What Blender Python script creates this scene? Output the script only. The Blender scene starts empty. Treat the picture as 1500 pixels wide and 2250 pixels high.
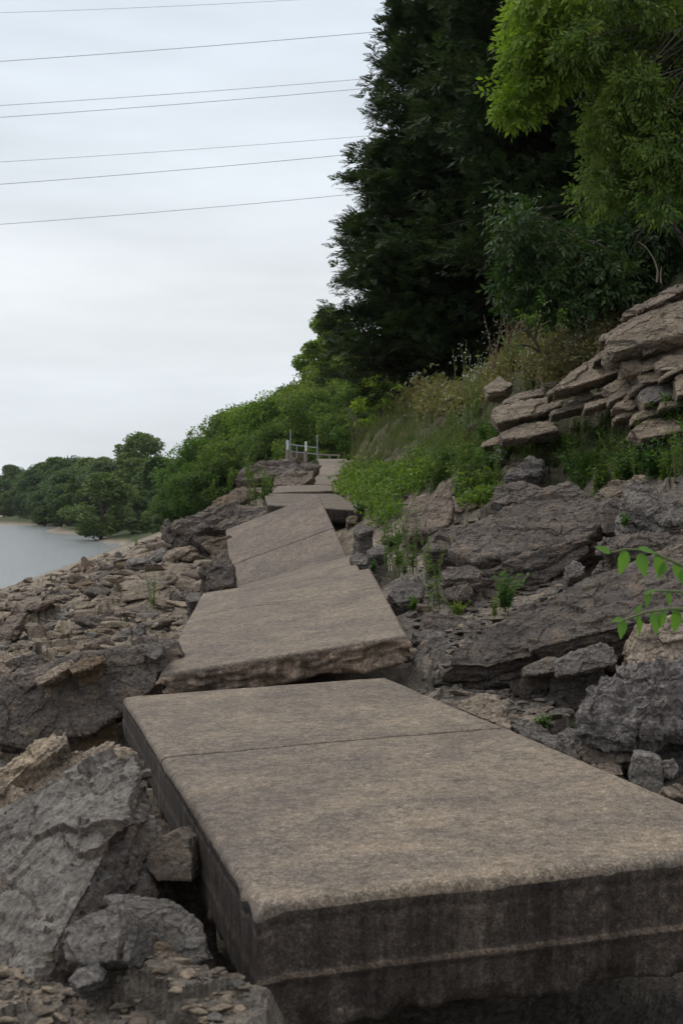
import bpy, math, random
import numpy as np
from mathutils import Vector

# ------------------------------------------------------------------ camera, world, sun, exposure
F, Y0, ZC = 2800.0, 1095.0, 5.0            # focal length in photo pixels, horizon row, eye height over the river
scene = bpy.context.scene
col = scene.collection
cd = bpy.data.cameras.new("camera"); cam = bpy.data.objects.new("camera", cd); col.objects.link(cam)
cam.location = (0, 0, ZC); cam.rotation_euler = (math.radians(90), 0, 0)
cd.sensor_fit = 'VERTICAL'; cd.sensor_height = 36.0; cd.sensor_width = 24.0
cd.lens = 36.0 * F / 2250.0; cd.shift_y = -(1125 - Y0) / 2250.0
cd.clip_start = 0.1; cd.clip_end = 5000
cd.dof.use_dof = True; cd.dof.focus_distance = 10.5; cd.dof.aperture_fstop = 9.0
scene.camera = cam

SUN_EL, SUN_ROT = math.radians(58), math.radians(250)
w = bpy.data.worlds.new("World"); scene.world = w; w.use_nodes = True
nt = w.node_tree; nt.nodes.clear()
def N(nt, t, **kw):
    n = nt.nodes.new(t)
    for k, v in kw.items(): setattr(n, k, v)
    return n
out = N(nt, 'ShaderNodeOutputWorld'); bg = N(nt, 'ShaderNodeBackground'); bg.inputs[1].default_value = 0.1
sky = N(nt, 'ShaderNodeTexSky', sky_type='NISHITA', sun_disc=False, sun_elevation=SUN_EL, sun_rotation=SUN_ROT)
tc = N(nt, 'ShaderNodeTexCoord'); sep = N(nt, 'ShaderNodeSeparateXYZ')
ramp = N(nt, 'ShaderNodeValToRGB')
mp = N(nt, 'ShaderNodeMapping'); mp.inputs['Scale'].default_value = (1.2, 1.2, 7.0); mp.inputs['Rotation'].default_value = (0, math.radians(6), 0)
no = N(nt, 'ShaderNodeTexNoise'); no.inputs['Scale'].default_value = 2.4; no.inputs['Detail'].default_value = 4; no.inputs['Roughness'].default_value = .55
e = ramp.color_ramp.elements
SKYV = [(0.0, (6.1, 6.5, 6.95)), (0.07, (6.7, 7.05, 7.4)), (0.16, (7.5, 7.75, 7.9)), (0.25, (7.2, 7.7, 8.15)), (0.36, (6.6, 7.25, 7.9)), (0.6, (8.8, 9.2, 9.4)), (1.0, (11.6, 11.8, 11.8))]
for i, (p, c) in enumerate(SKYV):
    el = e[i] if i < 2 else e.new(p)
    el.position = p; el.color = (*[v / 20 for v in c], 1)
mul = N(nt, 'ShaderNodeVectorMath', operation='SCALE'); mul.inputs['Scale'].default_value = 20
mr = N(nt, 'ShaderNodeMapRange'); mr.inputs[1].default_value = .3; mr.inputs[2].default_value = .7; mr.inputs[3].default_value = .86; mr.inputs[4].default_value = 1.09
mul2 = N(nt, 'ShaderNodeVectorMath', operation='SCALE')
mix = N(nt, 'ShaderNodeMixRGB'); mix.inputs[0].default_value = .93
L = nt.links.new
L(tc.outputs['Generated'], sep.inputs[0]); L(sep.outputs['Z'], ramp.inputs[0]); L(ramp.outputs[0], mul.inputs[0])
L(tc.outputs['Generated'], mp.inputs[0]); L(mp.outputs[0], no.inputs[0]); L(no.outputs[0], mr.inputs[0]); L(mr.outputs[0], mul2.inputs['Scale'])
L(mul.outputs[0], mul2.inputs[0]); L(sky.outputs[0], mix.inputs[1]); L(mul2.outputs[0], mix.inputs[2]); L(mix.outputs[0], bg.inputs[0]); L(bg.outputs[0], out.inputs[0])

sd = bpy.data.lights.new("sun", 'SUN'); sd.energy = 1.1; sd.angle = math.radians(22); sd.color = (1, .95, .88)
so = bpy.data.objects.new("sun", sd); col.objects.link(so)
so.location = (-10, 10, 40)
vs = scene.view_settings; vs.view_transform = 'Standard'; vs.look = 'None'; vs.gamma = 1; vs.exposure = 0.27
# veiled sun high over the river, ahead and to the left
so.rotation_euler = (math.radians(35), 0, math.radians(-140)); sky.sun_elevation = math.radians(55); sky.sun_rotation = math.radians(320)

# ------------------------------------------------------------------ helpers
rng = np.random.default_rng(7)
def P(px, py, d): return np.array([(px - 750) * d / F, d, ZC - (py - Y0) * d / F])

def hash3(i, j, k, s=0):
    i = i.astype(np.int64); j = j.astype(np.int64); k = k.astype(np.int64)
    h = (i * 374761393 + j * 668265263 + k * 2147483647 + s * 1274126177) & 0x7fffffff
    h = ((h ^ (h >> 13)) * 1274126177) & 0x7fffffff
    h = ((h ^ (h >> 15)) * 668265263) & 0x7fffffff
    return ((h ^ (h >> 16)) & 0xffffff) / float(0xffffff)
def vnoise(p, s=0):
    i = np.floor(p).astype(np.int64); f = p - i; f = f * f * (3 - 2 * f)
    r = 0
    for dx in (0, 1):
        wx = f[:, 0] if dx else 1 - f[:, 0]
        for dy in (0, 1):
            wy = f[:, 1] if dy else 1 - f[:, 1]
            for dz in (0, 1):
                wz = f[:, 2] if dz else 1 - f[:, 2]
                r = r + wx * wy * wz * hash3(i[:, 0] + dx, i[:, 1] + dy, i[:, 2] + dz, s)
    return r * 2 - 1
def fbm(p, o=4, s=0, g=.5):
    r = 0; a = 1
    for k in range(o):
        r = r + a * vnoise(p * 2.03 ** k + 17.3 * k, s + k); a *= g
    return r
def facet(p, s=0, tilt=1.0, two=False, off=.45):
    """broken-stone noise: every Worley cell is a tilted plane with its own offset"""
    i0 = np.floor(p).astype(np.int64); best = np.full(len(p), 1e9); val = np.zeros(len(p))
    for dx in (-1, 0, 1):
        for dy in (-1, 0, 1):
            for dz in ((0,) if two else (-1, 0, 1)):
                a, b, c = i0[:, 0] + dx, i0[:, 1] + dy, i0[:, 2] + dz
                sx, sy = a + hash3(a, b, c, s), b + hash3(a, b, c, s + 1)
                sz = p[:, 2] if two else c + hash3(a, b, c, s + 2)
                vx, vy, vz = p[:, 0] - sx, p[:, 1] - sy, p[:, 2] - sz
                d = vx * vx + vy * vy + vz * vz
                gx, gy, gz = hash3(a, b, c, s + 3) * 2 - 1, hash3(a, b, c, s + 4) * 2 - 1, hash3(a, b, c, s + 5) * 2 - 1
                v = off * (hash3(a, b, c, s + 6) - .5) + tilt * (gx * vx + gy * vy + gz * vz)
                m = d < best
                best = np.where(m, d, best); val = np.where(m, v, val)
    return val

def mesh_np(name, V, Fc, mats=(), midx=None, smooth=False):
    """V (n,3); Fc (m,k) array of equal-size faces"""
    V = np.asarray(V, np.float32); Fc = np.asarray(Fc, np.int32); m, k = Fc.shape
    me = bpy.data.meshes.new(name)
    me.vertices.add(len(V)); me.vertices.foreach_set('co', V.ravel())
    me.loops.add(m * k); me.loops.foreach_set('vertex_index', Fc.ravel())
    me.polygons.add(m); me.polygons.foreach_set('loop_start', np.arange(0, m * k, k, dtype=np.int32))
    if midx is not None: me.polygons.foreach_set('material_index', np.asarray(midx, np.int32))
    me.polygons.foreach_set('use_smooth', np.full(m, smooth))
    for t in mats: me.materials.append(t)
    me.update(calc_edges=True)
    return me
def link(name, me, parent=None, loc=None, rot=None, sc=None):
    o = bpy.data.objects.new(name, me); col.objects.link(o)
    if parent: o.parent = parent
    if loc is not None: o.location = loc
    if rot is not None: o.rotation_euler = rot
    if sc is not None: o.scale = sc if hasattr(sc, '__len__') else (sc,) * 3
    return o
def tag(o, label=None, cat=None, group=None, kind=None):
    if label: o['label'] = label
    if cat: o['category'] = cat
    if group: o['group'] = group
    if kind: o['kind'] = kind
    return o
def empty(name, loc, rz=0, sc=1):
    o = link(name, None, loc=loc, rot=(0, 0, rz), sc=sc); o.empty_display_size = .1; return o
def copy_tree(o, loc, rot=None, sc=None):
    c = o.copy(); col.objects.link(c); c.location = loc
    if rot is not None: c.rotation_euler = rot
    if sc is not None: c.scale = sc if hasattr(sc, '__len__') else (sc,) * 3
    for ch in o.children:
        k = ch.copy(); col.objects.link(k); k.parent = c
    return c

class Geo:
    """collects triangles / quads (kept as quads; a triangle repeats no vertex but is padded by splitting)"""
    def __init__(s): s.V = []; s.Q = []; s.n = 0; s.M = []
    def add(s, V, Q, m=0):
        V = np.asarray(V, float).reshape(-1, 3); Q = np.asarray(Q, int).reshape(-1, 4)
        s.V.append(V); s.Q.append(Q + s.n); s.n += len(V); s.M.append(np.full(len(Q), m))
    def tube(s, pts, rad, k=5, m=0):
        pts = np.asarray(pts, float); n = len(pts); rad = np.broadcast_to(np.asarray(rad, float), (n,))
        t = np.gradient(pts, axis=0); t /= np.linalg.norm(t, axis=1)[:, None] + 1e-9
        up = np.where(np.abs(t[:, 2:3]) > .9, np.array([[1., 0, 0]]), np.array([[0., 0, 1]]))
        a = np.cross(t, up); a /= np.linalg.norm(a, axis=1)[:, None] + 1e-9; b = np.cross(t, a)
        th = np.linspace(0, 2 * np.pi, k, endpoint=False)
        V = pts[:, None] + rad[:, None, None] * (np.cos(th)[None, :, None] * a[:, None] + np.sin(th)[None, :, None] * b[:, None])
        i = np.arange(n - 1)[:, None] * k; j = np.arange(k)[None]; j2 = (j + 1) % k
        s.add(V, np.stack([i + j, i + j2, i + k + j2, i + k + j], -1), m)
        if k == 4 or k == 6 or k == 8:
            e = np.arange(k)
            for base in (0, (n - 1) * k):
                for q in range(1, k - 1, 2): s.add(V.reshape(-1, 3)[[base, base + q, base + q + 1, base + (q + 2) % k]], [[0, 1, 2, 3]], m)
    def box(s, c, sz, rz=0, m=0):
        x, y, z = [v / 2 for v in sz]
        V = np.array([[a, b, d] for a in (-x, x) for b in (-y, y) for d in (-z, z)], float)
        R = np.array([[math.cos(rz), -math.sin(rz), 0], [math.sin(rz), math.cos(rz), 0], [0, 0, 1]])
        V = V @ R.T + np.asarray(c)
        s.add(V, [[0, 1, 3, 2], [4, 6, 7, 5], [0, 4, 5, 1], [2, 3, 7, 6], [0, 2, 6, 4], [1, 5, 7, 3]], m)
    def leaves(s, C, D, size, asp=.45, m=0, fold=.25, nrm=None, r=rng):
        """pointed folded leaves at C pointing along D"""
        n = len(C); size = np.broadcast_to(np.asarray(size, float), (n,))[:, None]
        D = D / (np.linalg.norm(D, axis=1)[:, None] + 1e-9)
        if nrm is None: nrm = r.normal(size=(n, 3))
        S = np.cross(D, nrm); S /= np.linalg.norm(S, axis=1)[:, None] + 1e-9; U = np.cross(S, D)
        tip = C + D * size; mid = C + D * size * .45
        V = np.stack([C, mid + S * size * asp / 2 + U * size * fold * asp, tip, mid - S * size * asp / 2 + U * size * fold * asp], 1)
        s.add(V, np.arange(n * 4).reshape(n, 4), m)
    def build(s, name, mats, smooth=False):
        return mesh_np(name, np.concatenate(s.V), np.concatenate(s.Q), mats, np.concatenate(s.M), smooth)

# ------------------------------------------------------------------ materials
def newmat(name):
    m = bpy.data.materials.new(name); m.use_nodes = True; nt = m.node_tree; nt.nodes.clear()
    o = N(nt, 'ShaderNodeOutputMaterial'); return m, nt, o
def noise(nt, vec, sc, det=4, rough=.55, dist=0):
    n = N(nt, 'ShaderNodeTexNoise'); n.inputs['Scale'].default_value = sc; n.inputs['Detail'].default_value = det
    n.inputs['Roughness'].default_value = rough; n.inputs['Distortion'].default_value = dist
    nt.links.new(vec, n.inputs['Vector']); return n.outputs[0]
def rampn(nt, fac, stops):
    r = N(nt, 'ShaderNodeValToRGB'); nt.links.new(fac, r.inputs[0]); e = r.color_ramp.elements
    for i, (p, c) in enumerate(stops):
        el = e[i] if i < 2 else e.new(p)
        el.position = p; el.color = (*c, 1) if len(c) == 3 else c
    return r.outputs[0]
def mixc(nt, f, a, b, mode='MIX'):
    m = N(nt, 'ShaderNodeMixRGB', blend_type=mode)
    for i, v in enumerate((f, a, b)):
        if hasattr(v, 'links'): nt.links.new(v, m.inputs[i])
        elif isinstance(v, (int, float)): m.inputs[i].default_value = v
        else: m.inputs[i].default_value = (*v, 1)
    return m.outputs[0]
def bumpn(nt, layers):
    prev = None
    for h, st, dist in layers:
        b = N(nt, 'ShaderNodeBump'); b.inputs['Strength'].default_value = st; b.inputs['Distance'].default_value = dist
        nt.links.new(h, b.inputs['Height'])
        if prev: nt.links.new(prev, b.inputs['Normal'])
        prev = b.outputs[0]
    return prev
def gray(v): return (v, v, v)
def rockmat(name, c1, c2, c3, sc=1.0, bedding=(0.1, .25, .96), pale=None, bump=1.0):
    m, nt, o = newmat(name); tc = N(nt, 'ShaderNodeTexCoord'); oi = N(nt, 'ShaderNodeObjectInfo')
    ad = N(nt, 'ShaderNodeVectorMath', operation='MULTIPLY_ADD'); nt.links.new(oi.outputs['Random'], ad.inputs[0]); ad.inputs[1].default_value = (31, 17, 23)
    nt.links.new(tc.outputs['Object'], ad.inputs[2]); v = ad.outputs[0]
    n1 = noise(nt, v, 2.2 * sc, 6, .6, .4); n2 = noise(nt, v, 9 * sc, 8, .65); n3 = noise(nt, v, 55 * sc, 6, .7)
    mp = N(nt, 'ShaderNodeMapping'); nt.links.new(v, mp.inputs[0]); mp.inputs['Scale'].default_value = (1, 1, 7); mp.inputs['Rotation'].default_value = (.25, -.12, 0)
    n4 = noise(nt, mp.outputs[0], 4 * sc, 5, .6)
    c = mixc(nt, rampn(nt, n1, [(.38, gray(0)), (.62, gray(1))]), c1, c2)
    c = mixc(nt, rampn(nt, n2, [(.5, gray(0)), (.68, gray(.85))]), c, c3)
    c = mixc(nt, .55, c, rampn(nt, n4, [(.32, gray(.35)), (.5, gray(.8)), (.68, gray(1.25))]), 'MULTIPLY')
    c = mixc(nt, .7, c, rampn(nt, n3, [(.38, gray(.5)), (.5, gray(.97)), (.62, gray(1.6))]), 'MULTIPLY')
    if pale: c = mixc(nt, rampn(nt, noise(nt, v, 5 * sc, 9, .75, .6), [(.6, gray(0)), (.72, gray(.55))]), c, pale)
    hs = N(nt, 'ShaderNodeHueSaturation'); mr = N(nt, 'ShaderNodeMapRange'); nt.links.new(oi.outputs['Random'], mr.inputs[0]); mr.inputs[3].default_value = .62; mr.inputs[4].default_value = .9
    nt.links.new(mr.outputs[0], hs.inputs['Value']); nt.links.new(c, hs.inputs['Color'])
    b = N(nt, 'ShaderNodeBsdfPrincipled'); b.inputs['Roughness'].default_value = .88; b.inputs['Specular IOR Level'].default_value = .25
    nt.links.new(hs.outputs[0], b.inputs['Base Color'])
    vo = N(nt, 'ShaderNodeTexVoronoi', feature='DISTANCE_TO_EDGE'); vo.inputs['Scale'].default_value = 5 * sc
    dn = N(nt, 'ShaderNodeVectorMath', operation='MULTIPLY_ADD'); nn = N(nt, 'ShaderNodeTexNoise'); nn.inputs['Scale'].default_value = 4 * sc; nt.links.new(v, nn.inputs[0])
    nt.links.new(nn.outputs['Color'], dn.inputs[0]); dn.inputs[1].default_value = (.35, .35, .35); nt.links.new(v, dn.inputs[2]); nt.links.new(dn.outputs[0], vo.inputs['Vector'])
    cr = rampn(nt, vo.outputs[0], [(0, gray(0)), (.035, gray(1))])
    nt.links.new(bumpn(nt, [(cr, .12 * bump, .008), (n4, .5 * bump, .05), (n2, .6 * bump, .04), (n3, .9 * bump, .012)]), b.inputs['Normal'])
    nt.links.new(b.outputs[0], o.inputs[0]); return m
M = {}
M['grey'] = rockmat('grey limestone', (.175, .156, .142), (.25, .222, .198), (.13, .112, .1), pale=(.26, .25, .24))
M['dark'] = rockmat('dark weathered limestone', (.122, .102, .092), (.185, .155, .135), (.24, .175, .125), pale=(.27, .25, .235))
M['brown'] = rockmat('brown limestone', (.235, .186, .15), (.3, .236, .185), (.175, .14, .12))
M['tan'] = rockmat('tan limestone', (.39, .305, .22), (.31, .25, .2), (.15, .115, .088), pale=(.34, .29, .24))
M['ledge'] = rockmat('banded ledge limestone', (.28, .225, .172), (.37, .295, .22), (.19, .155, .13), pale=(.44, .38, .3))
M['rust'] = rockmat('rusty limestone', (.25, .17, .1), (.19, .15, .12), (.14, .115, .1))
M['pale'] = rockmat('pale pitted limestone', (.2, .175, .165), (.26, .235, .22), (.12, .1, .092), pale=(.38, .36, .34), bump=1.3)

def terrain_mat():
    m, nt, o = newmat('broken rock ground'); tc = N(nt, 'ShaderNodeTexCoord'); v = tc.outputs['Object']
    at = N(nt, 'ShaderNodeAttribute', attribute_name='veg')
    n1 = noise(nt, v, .8, 6, .6, .5); n2 = noise(nt, v, 5, 8, .65); n3 = noise(nt, v, 40, 6, .7)
    mp = N(nt, 'ShaderNodeMapping'); nt.links.new(v, mp.inputs[0]); mp.inputs['Scale'].default_value = (1, .6, 6); mp.inputs['Rotation'].default_value = (.2, -.15, .3)
    n4 = noise(nt, mp.outputs[0], 3, 6, .65)
    c = rampn(nt, n1, [(.3, (.175, .15, .128)), (.45, (.265, .218, .17)), (.6, (.31, .25, .188)), (.72, (.2, .172, .152))])
    c = mixc(nt, rampn(nt, n2, [(.5, gray(0)), (.66, gray(.7))]), c, (.125, .105, .09))
    c = mixc(nt, .6, c, rampn(nt, n4, [(.32, gray(.4)), (.5, gray(.85)), (.7, gray(1.3))]), 'MULTIPLY')
    c = mixc(nt, .7, c, rampn(nt, n3, [(.38, gray(.45)), (.5, gray(.97)), (.62, gray(1.6))]), 'MULTIPLY')
    g = rampn(nt, n2, [(.35, (.028, .04, .014)), (.55, (.05, .06, .02)), (.7, (.09, .072, .045))])
    ag = N(nt, 'ShaderNodeAttribute', attribute_name='greystone'); c = mixc(nt, ag.outputs['Fac'], c, mixc(nt, 1.0, c, (.86, .9, .97), 'MULTIPLY'))
    ve = mixc(nt, .5, at.outputs['Fac'], noise(nt, v, 3, 5, .7), 'OVERLAY')
    c = mixc(nt, at.outputs['Fac'], c, g)
    b = N(nt, 'ShaderNodeBsdfPrincipled'); b.inputs['Roughness'].default_value = .92; b.inputs['Specular IOR Level'].default_value = .2
    nt.links.new(c, b.inputs['Base Color'])
    nt.links.new(bumpn(nt, [(n4, .6, .08), (n2, .8, .08), (n3, .8, .012)]), b.inputs['Normal'])
    nt.links.new(b.outputs[0], o.inputs[0]); return m
M['ground'] = terrain_mat()

def concrete(name, side=False, tint=(1, 1, 1)):
    m, nt, o = newmat(name); tc = N(nt, 'ShaderNodeTexCoord'); v = tc.outputs['Object']
    mp = N(nt, 'ShaderNodeMapping'); nt.links.new(v, mp.inputs[0]); mp.inputs['Scale'].default_value = (1, 1.25, 1) if not side else (1, 1, .35)
    n0 = noise(nt, mp.outputs[0], 1.3, 5, .6, .3); n1 = noise(nt, mp.outputs[0], 4.5, 7, .66); n2 = noise(nt, v, 26, 6, .7); n3 = noise(nt, v, 170, 3, .8)
    if not side:
        c = rampn(nt, n0, [(.33, (.124, .1, .081)), (.5, (.158, .127, .099)), (.66, (.195, .155, .115))])
        c = mixc(nt, rampn(nt, n1, [(.44, gray(0)), (.62, gray(.6))]), c, (.09, .077, .069))
        c = mixc(nt, rampn(nt, n1, [(.3, gray(.5)), (.42, gray(0))]), c, (.22, .172, .126))
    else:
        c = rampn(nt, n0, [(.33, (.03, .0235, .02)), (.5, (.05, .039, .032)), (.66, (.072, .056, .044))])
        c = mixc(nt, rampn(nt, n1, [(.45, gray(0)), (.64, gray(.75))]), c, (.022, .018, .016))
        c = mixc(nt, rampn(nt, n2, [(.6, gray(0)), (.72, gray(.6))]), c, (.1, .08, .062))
    c = mixc(nt, .8, c, rampn(nt, n2, [(.36, gray(.6)), (.5, gray(.98)), (.64, gray(1.4))]), 'MULTIPLY')
    n5 = noise(nt, v, 75, 4, .75); c = mixc(nt, .7, c, rampn(nt, n5, [(.36, gray(.55)), (.5, gray(1.)), (.66, gray(1.6))]), 'MULTIPLY')
    c = mixc(nt, .75, c, rampn(nt, n3, [(.4, gray(.45)), (.5, gray(1.)), (.62, gray(1.7))]), 'MULTIPLY')
    c = mixc(nt, 1.0, c, tint, 'MULTIPLY')
    oi = N(nt, 'ShaderNodeObjectInfo'); mr = N(nt, 'ShaderNodeMapRange'); nt.links.new(oi.outputs['Random'], mr.inputs[0]); mr.inputs[3].default_value = .9; mr.inputs[4].default_value = 1.12
    c = mixc(nt, 1.0, c, mr.outputs[0], 'MULTIPLY')
    if not side:     # pits and drip spots of dark lichen
        vo = N(nt, 'ShaderNodeTexVoronoi'); vo.inputs['Scale'].default_value = 9; nt.links.new(v, vo.inputs['Vector'])
        c = mixc(nt, rampn(nt, vo.outputs['Distance'], [(.03, gray(.8)), (.07, gray(0))]), c, (.05, .045, .04))
    else:            # vertical run marks
        m3 = N(nt, 'ShaderNodeMapping'); nt.links.new(v, m3.inputs[0]); m3.inputs['Scale'].default_value = (9, 9, .5)
        c = mixc(nt, .8, c, rampn(nt, noise(nt, m3.outputs[0], 1.6, 5, .7), [(.4, gray(.55)), (.5, gray(1)), (.64, gray(1.7))]), 'MULTIPLY')
    b = N(nt, 'ShaderNodeBsdfPrincipled'); b.inputs['Roughness'].default_value = .85; b.inputs['Specular IOR Level'].default_value = .25
    nt.links.new(c, b.inputs['Base Color'])
    nt.links.new(bumpn(nt, [(n1, .3, .02), (n2, .5, .008), (n3, .6, .003)]), b.inputs['Normal'])
    nt.links.new(b.outputs[0], o.inputs[0]); return m
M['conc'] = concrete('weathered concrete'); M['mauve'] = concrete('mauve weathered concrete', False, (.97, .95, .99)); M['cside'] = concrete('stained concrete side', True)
M['cseam'] = concrete('concrete form seam', True, (1.9, 1.8, 1.7)); M['cbroken'] = concrete('broken concrete edge', True, (4.0, 3.8, 3.5))

def leafmat(name, c1, c2, c3=None, tr=.35, sc=.6, seedvar=True):
    m, nt, o = newmat(name); tc = N(nt, 'ShaderNodeTexCoord'); ge = N(nt, 'ShaderNodeNewGeometry'); oi = N(nt, 'ShaderNodeObjectInfo')
    n1 = noise(nt, tc.outputs['Object'], sc, 3, .6)
    c = mixc(nt, rampn(nt, n1, [(.35, gray(0)), (.65, gray(1))]), c1, c2)
    if c3: c = mixc(nt, rampn(nt, ge.outputs['Random Per Island'], [(.75, gray(0)), (.95, gray(.8))]), c, c3)
    mr = N(nt, 'ShaderNodeMapRange'); nt.links.new(ge.outputs['Random Per Island'], mr.inputs[0]); mr.inputs[3].default_value = .65; mr.inputs[4].default_value = 1.35
    hs = N(nt, 'ShaderNodeHueSaturation'); nt.links.new(c, hs.inputs['Color']); nt.links.new(mr.outputs[0], hs.inputs['Value'])
    if seedvar:
        m2 = N(nt, 'ShaderNodeMapRange'); nt.links.new(oi.outputs['Random'], m2.inputs[0]); m2.inputs[3].default_value = .482; m2.inputs[4].default_value = .512; nt.links.new(m2.outputs[0], hs.inputs['Hue'])
        m3 = N(nt, 'ShaderNodeMapRange'); nt.links.new(oi.outputs['Random'], m3.inputs[0]); m3.inputs[3].default_value = 1.2; m3.inputs[4].default_value = .75
        c = mixc(nt, 1.0, hs.outputs[0], m3.outputs[0], 'MULTIPLY')
    else: c = hs.outputs[0]
    d = N(nt, 'ShaderNodeBsdfPrincipled'); d.inputs['Roughness'].default_value = .6; d.inputs['Specular IOR Level'].default_value = .3
    t = N(nt, 'ShaderNodeBsdfTranslucent'); ms = N(nt, 'ShaderNodeMixShader'); ms.inputs[0].default_value = tr
    nt.links.new(c, d.inputs['Base Color']); nt.links.new(mixc(nt, 1.0, c, (1.5, 1.6, .8), 'MULTIPLY'), t.inputs[0])
    nt.links.new(d.outputs[0], ms.inputs[1]); nt.links.new(t.outputs[0], ms.inputs[2]); nt.links.new(ms.outputs[0], o.inputs[0]); return m
M['cedar'] = leafmat('cedar foliage', (.022, .044, .016), (.038, .065, .02), (.05, .055, .026), .2)
M['cedardead'] = leafmat('dry cedar twigs', (.028, .023, .016), (.04, .03, .02), None, .1)
M['bright'] = leafmat('bright young leaves', (.15, .23, .025), (.22, .29, .04), (.12, .19, .03), .45)
M['mid'] = leafmat('green leaves', (.05, .105, .02), (.1, .15, .028), (.13, .16, .035), .4)
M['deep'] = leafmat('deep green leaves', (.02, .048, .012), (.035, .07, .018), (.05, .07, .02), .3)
M['far1'] = leafmat('riverside leaves', (.07, .115, .035), (.12, .165, .05), None, .25)
M['far2'] = leafmat('dark riverside leaves', (.048, .09, .034), (.08, .125, .045), None, .25)
M['far3'] = leafmat('grey willow leaves', (.08, .115, .055), (.11, .145, .075), None, .25)
M['hill'] = leafmat('hillside leaves', (.045, .1, .018), (.1, .165, .03), None, .35)
M['hillb'] = leafmat('light hillside leaves', (.085, .16, .025), (.13, .21, .035), None, .35)
M['weed'] = leafmat('weed leaves', (.075, .14, .025), (.12, .19, .035), (.14, .17, .05), .4)
M['weedd'] = leafmat('dark weed leaves', (.05, .12, .03), (.085, .165, .04), None, .3)
M['lime'] = leafmat('lime sedum', (.2, .27, .04), (.27, .33, .06), None, .4)
M['twigleaf'] = leafmat('fresh compound leaves', (.085, .18, .03), (.11, .22, .04), None, .45, seedvar=False)
def flat(name, c, rough=.8, metal=0, nz=.3, sc=20):
    m, nt, o = newmat(name); tc = N(nt, 'ShaderNodeTexCoord'); b = N(nt, 'ShaderNodeBsdfPrincipled')
    n = noise(nt, tc.outputs['Object'], sc, 5, .7)
    nt.links.new(mixc(nt, 1.0, c, rampn(nt, n, [(.3, gray(1 - nz)), (.7, gray(1 + nz))]), 'MULTIPLY'), b.inputs['Base Color'])
    b.inputs['Roughness'].default_value = rough; b.inputs['Metallic'].default_value = metal
    nt.links.new(bumpn(nt, [(n, .3, .01)]), b.inputs['Normal']); nt.links.new(b.outputs[0], o.inputs[0]); return m
M['bark'] = flat('bark', (.07, .055, .042), .9, nz=.5); M['twig'] = flat('pale twig', (.2, .16, .12), .9)
M['stem'] = flat('green stem', (.09, .12, .04)); M['drystem'] = flat('dry brown stalk', (.13, .075, .045), nz=.5)
M['straw'] = leafmat('straw grass', (.22, .2, .1), (.17, .17, .07), (.16, .1, .07), .3)
M['grass'] = leafmat('green grass', (.07, .105, .028), (.115, .14, .045), (.17, .16, .07), .35)
M['flower'] = flat('white petals', (.55, .55, .5)); M['fluff'] = flat('mauve seed heads', (.2, .17, .16))
M['metal'] = flat('galvanised steel', (.34, .37, .4), .45, .6); M['white'] = flat('white paint', (.6, .61, .63), .5, nz=.08)
M['post'] = flat('weathered grey wood', (.22, .19, .16), .9); M['plank'] = flat('brown planks', (.12, .085, .06), .9)
M['wire'] = flat('dark cable', (.06, .065, .08), .5); M['drift'] = flat('bleached driftwood', (.17, .12, .09), .9, nz=.5)

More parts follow.
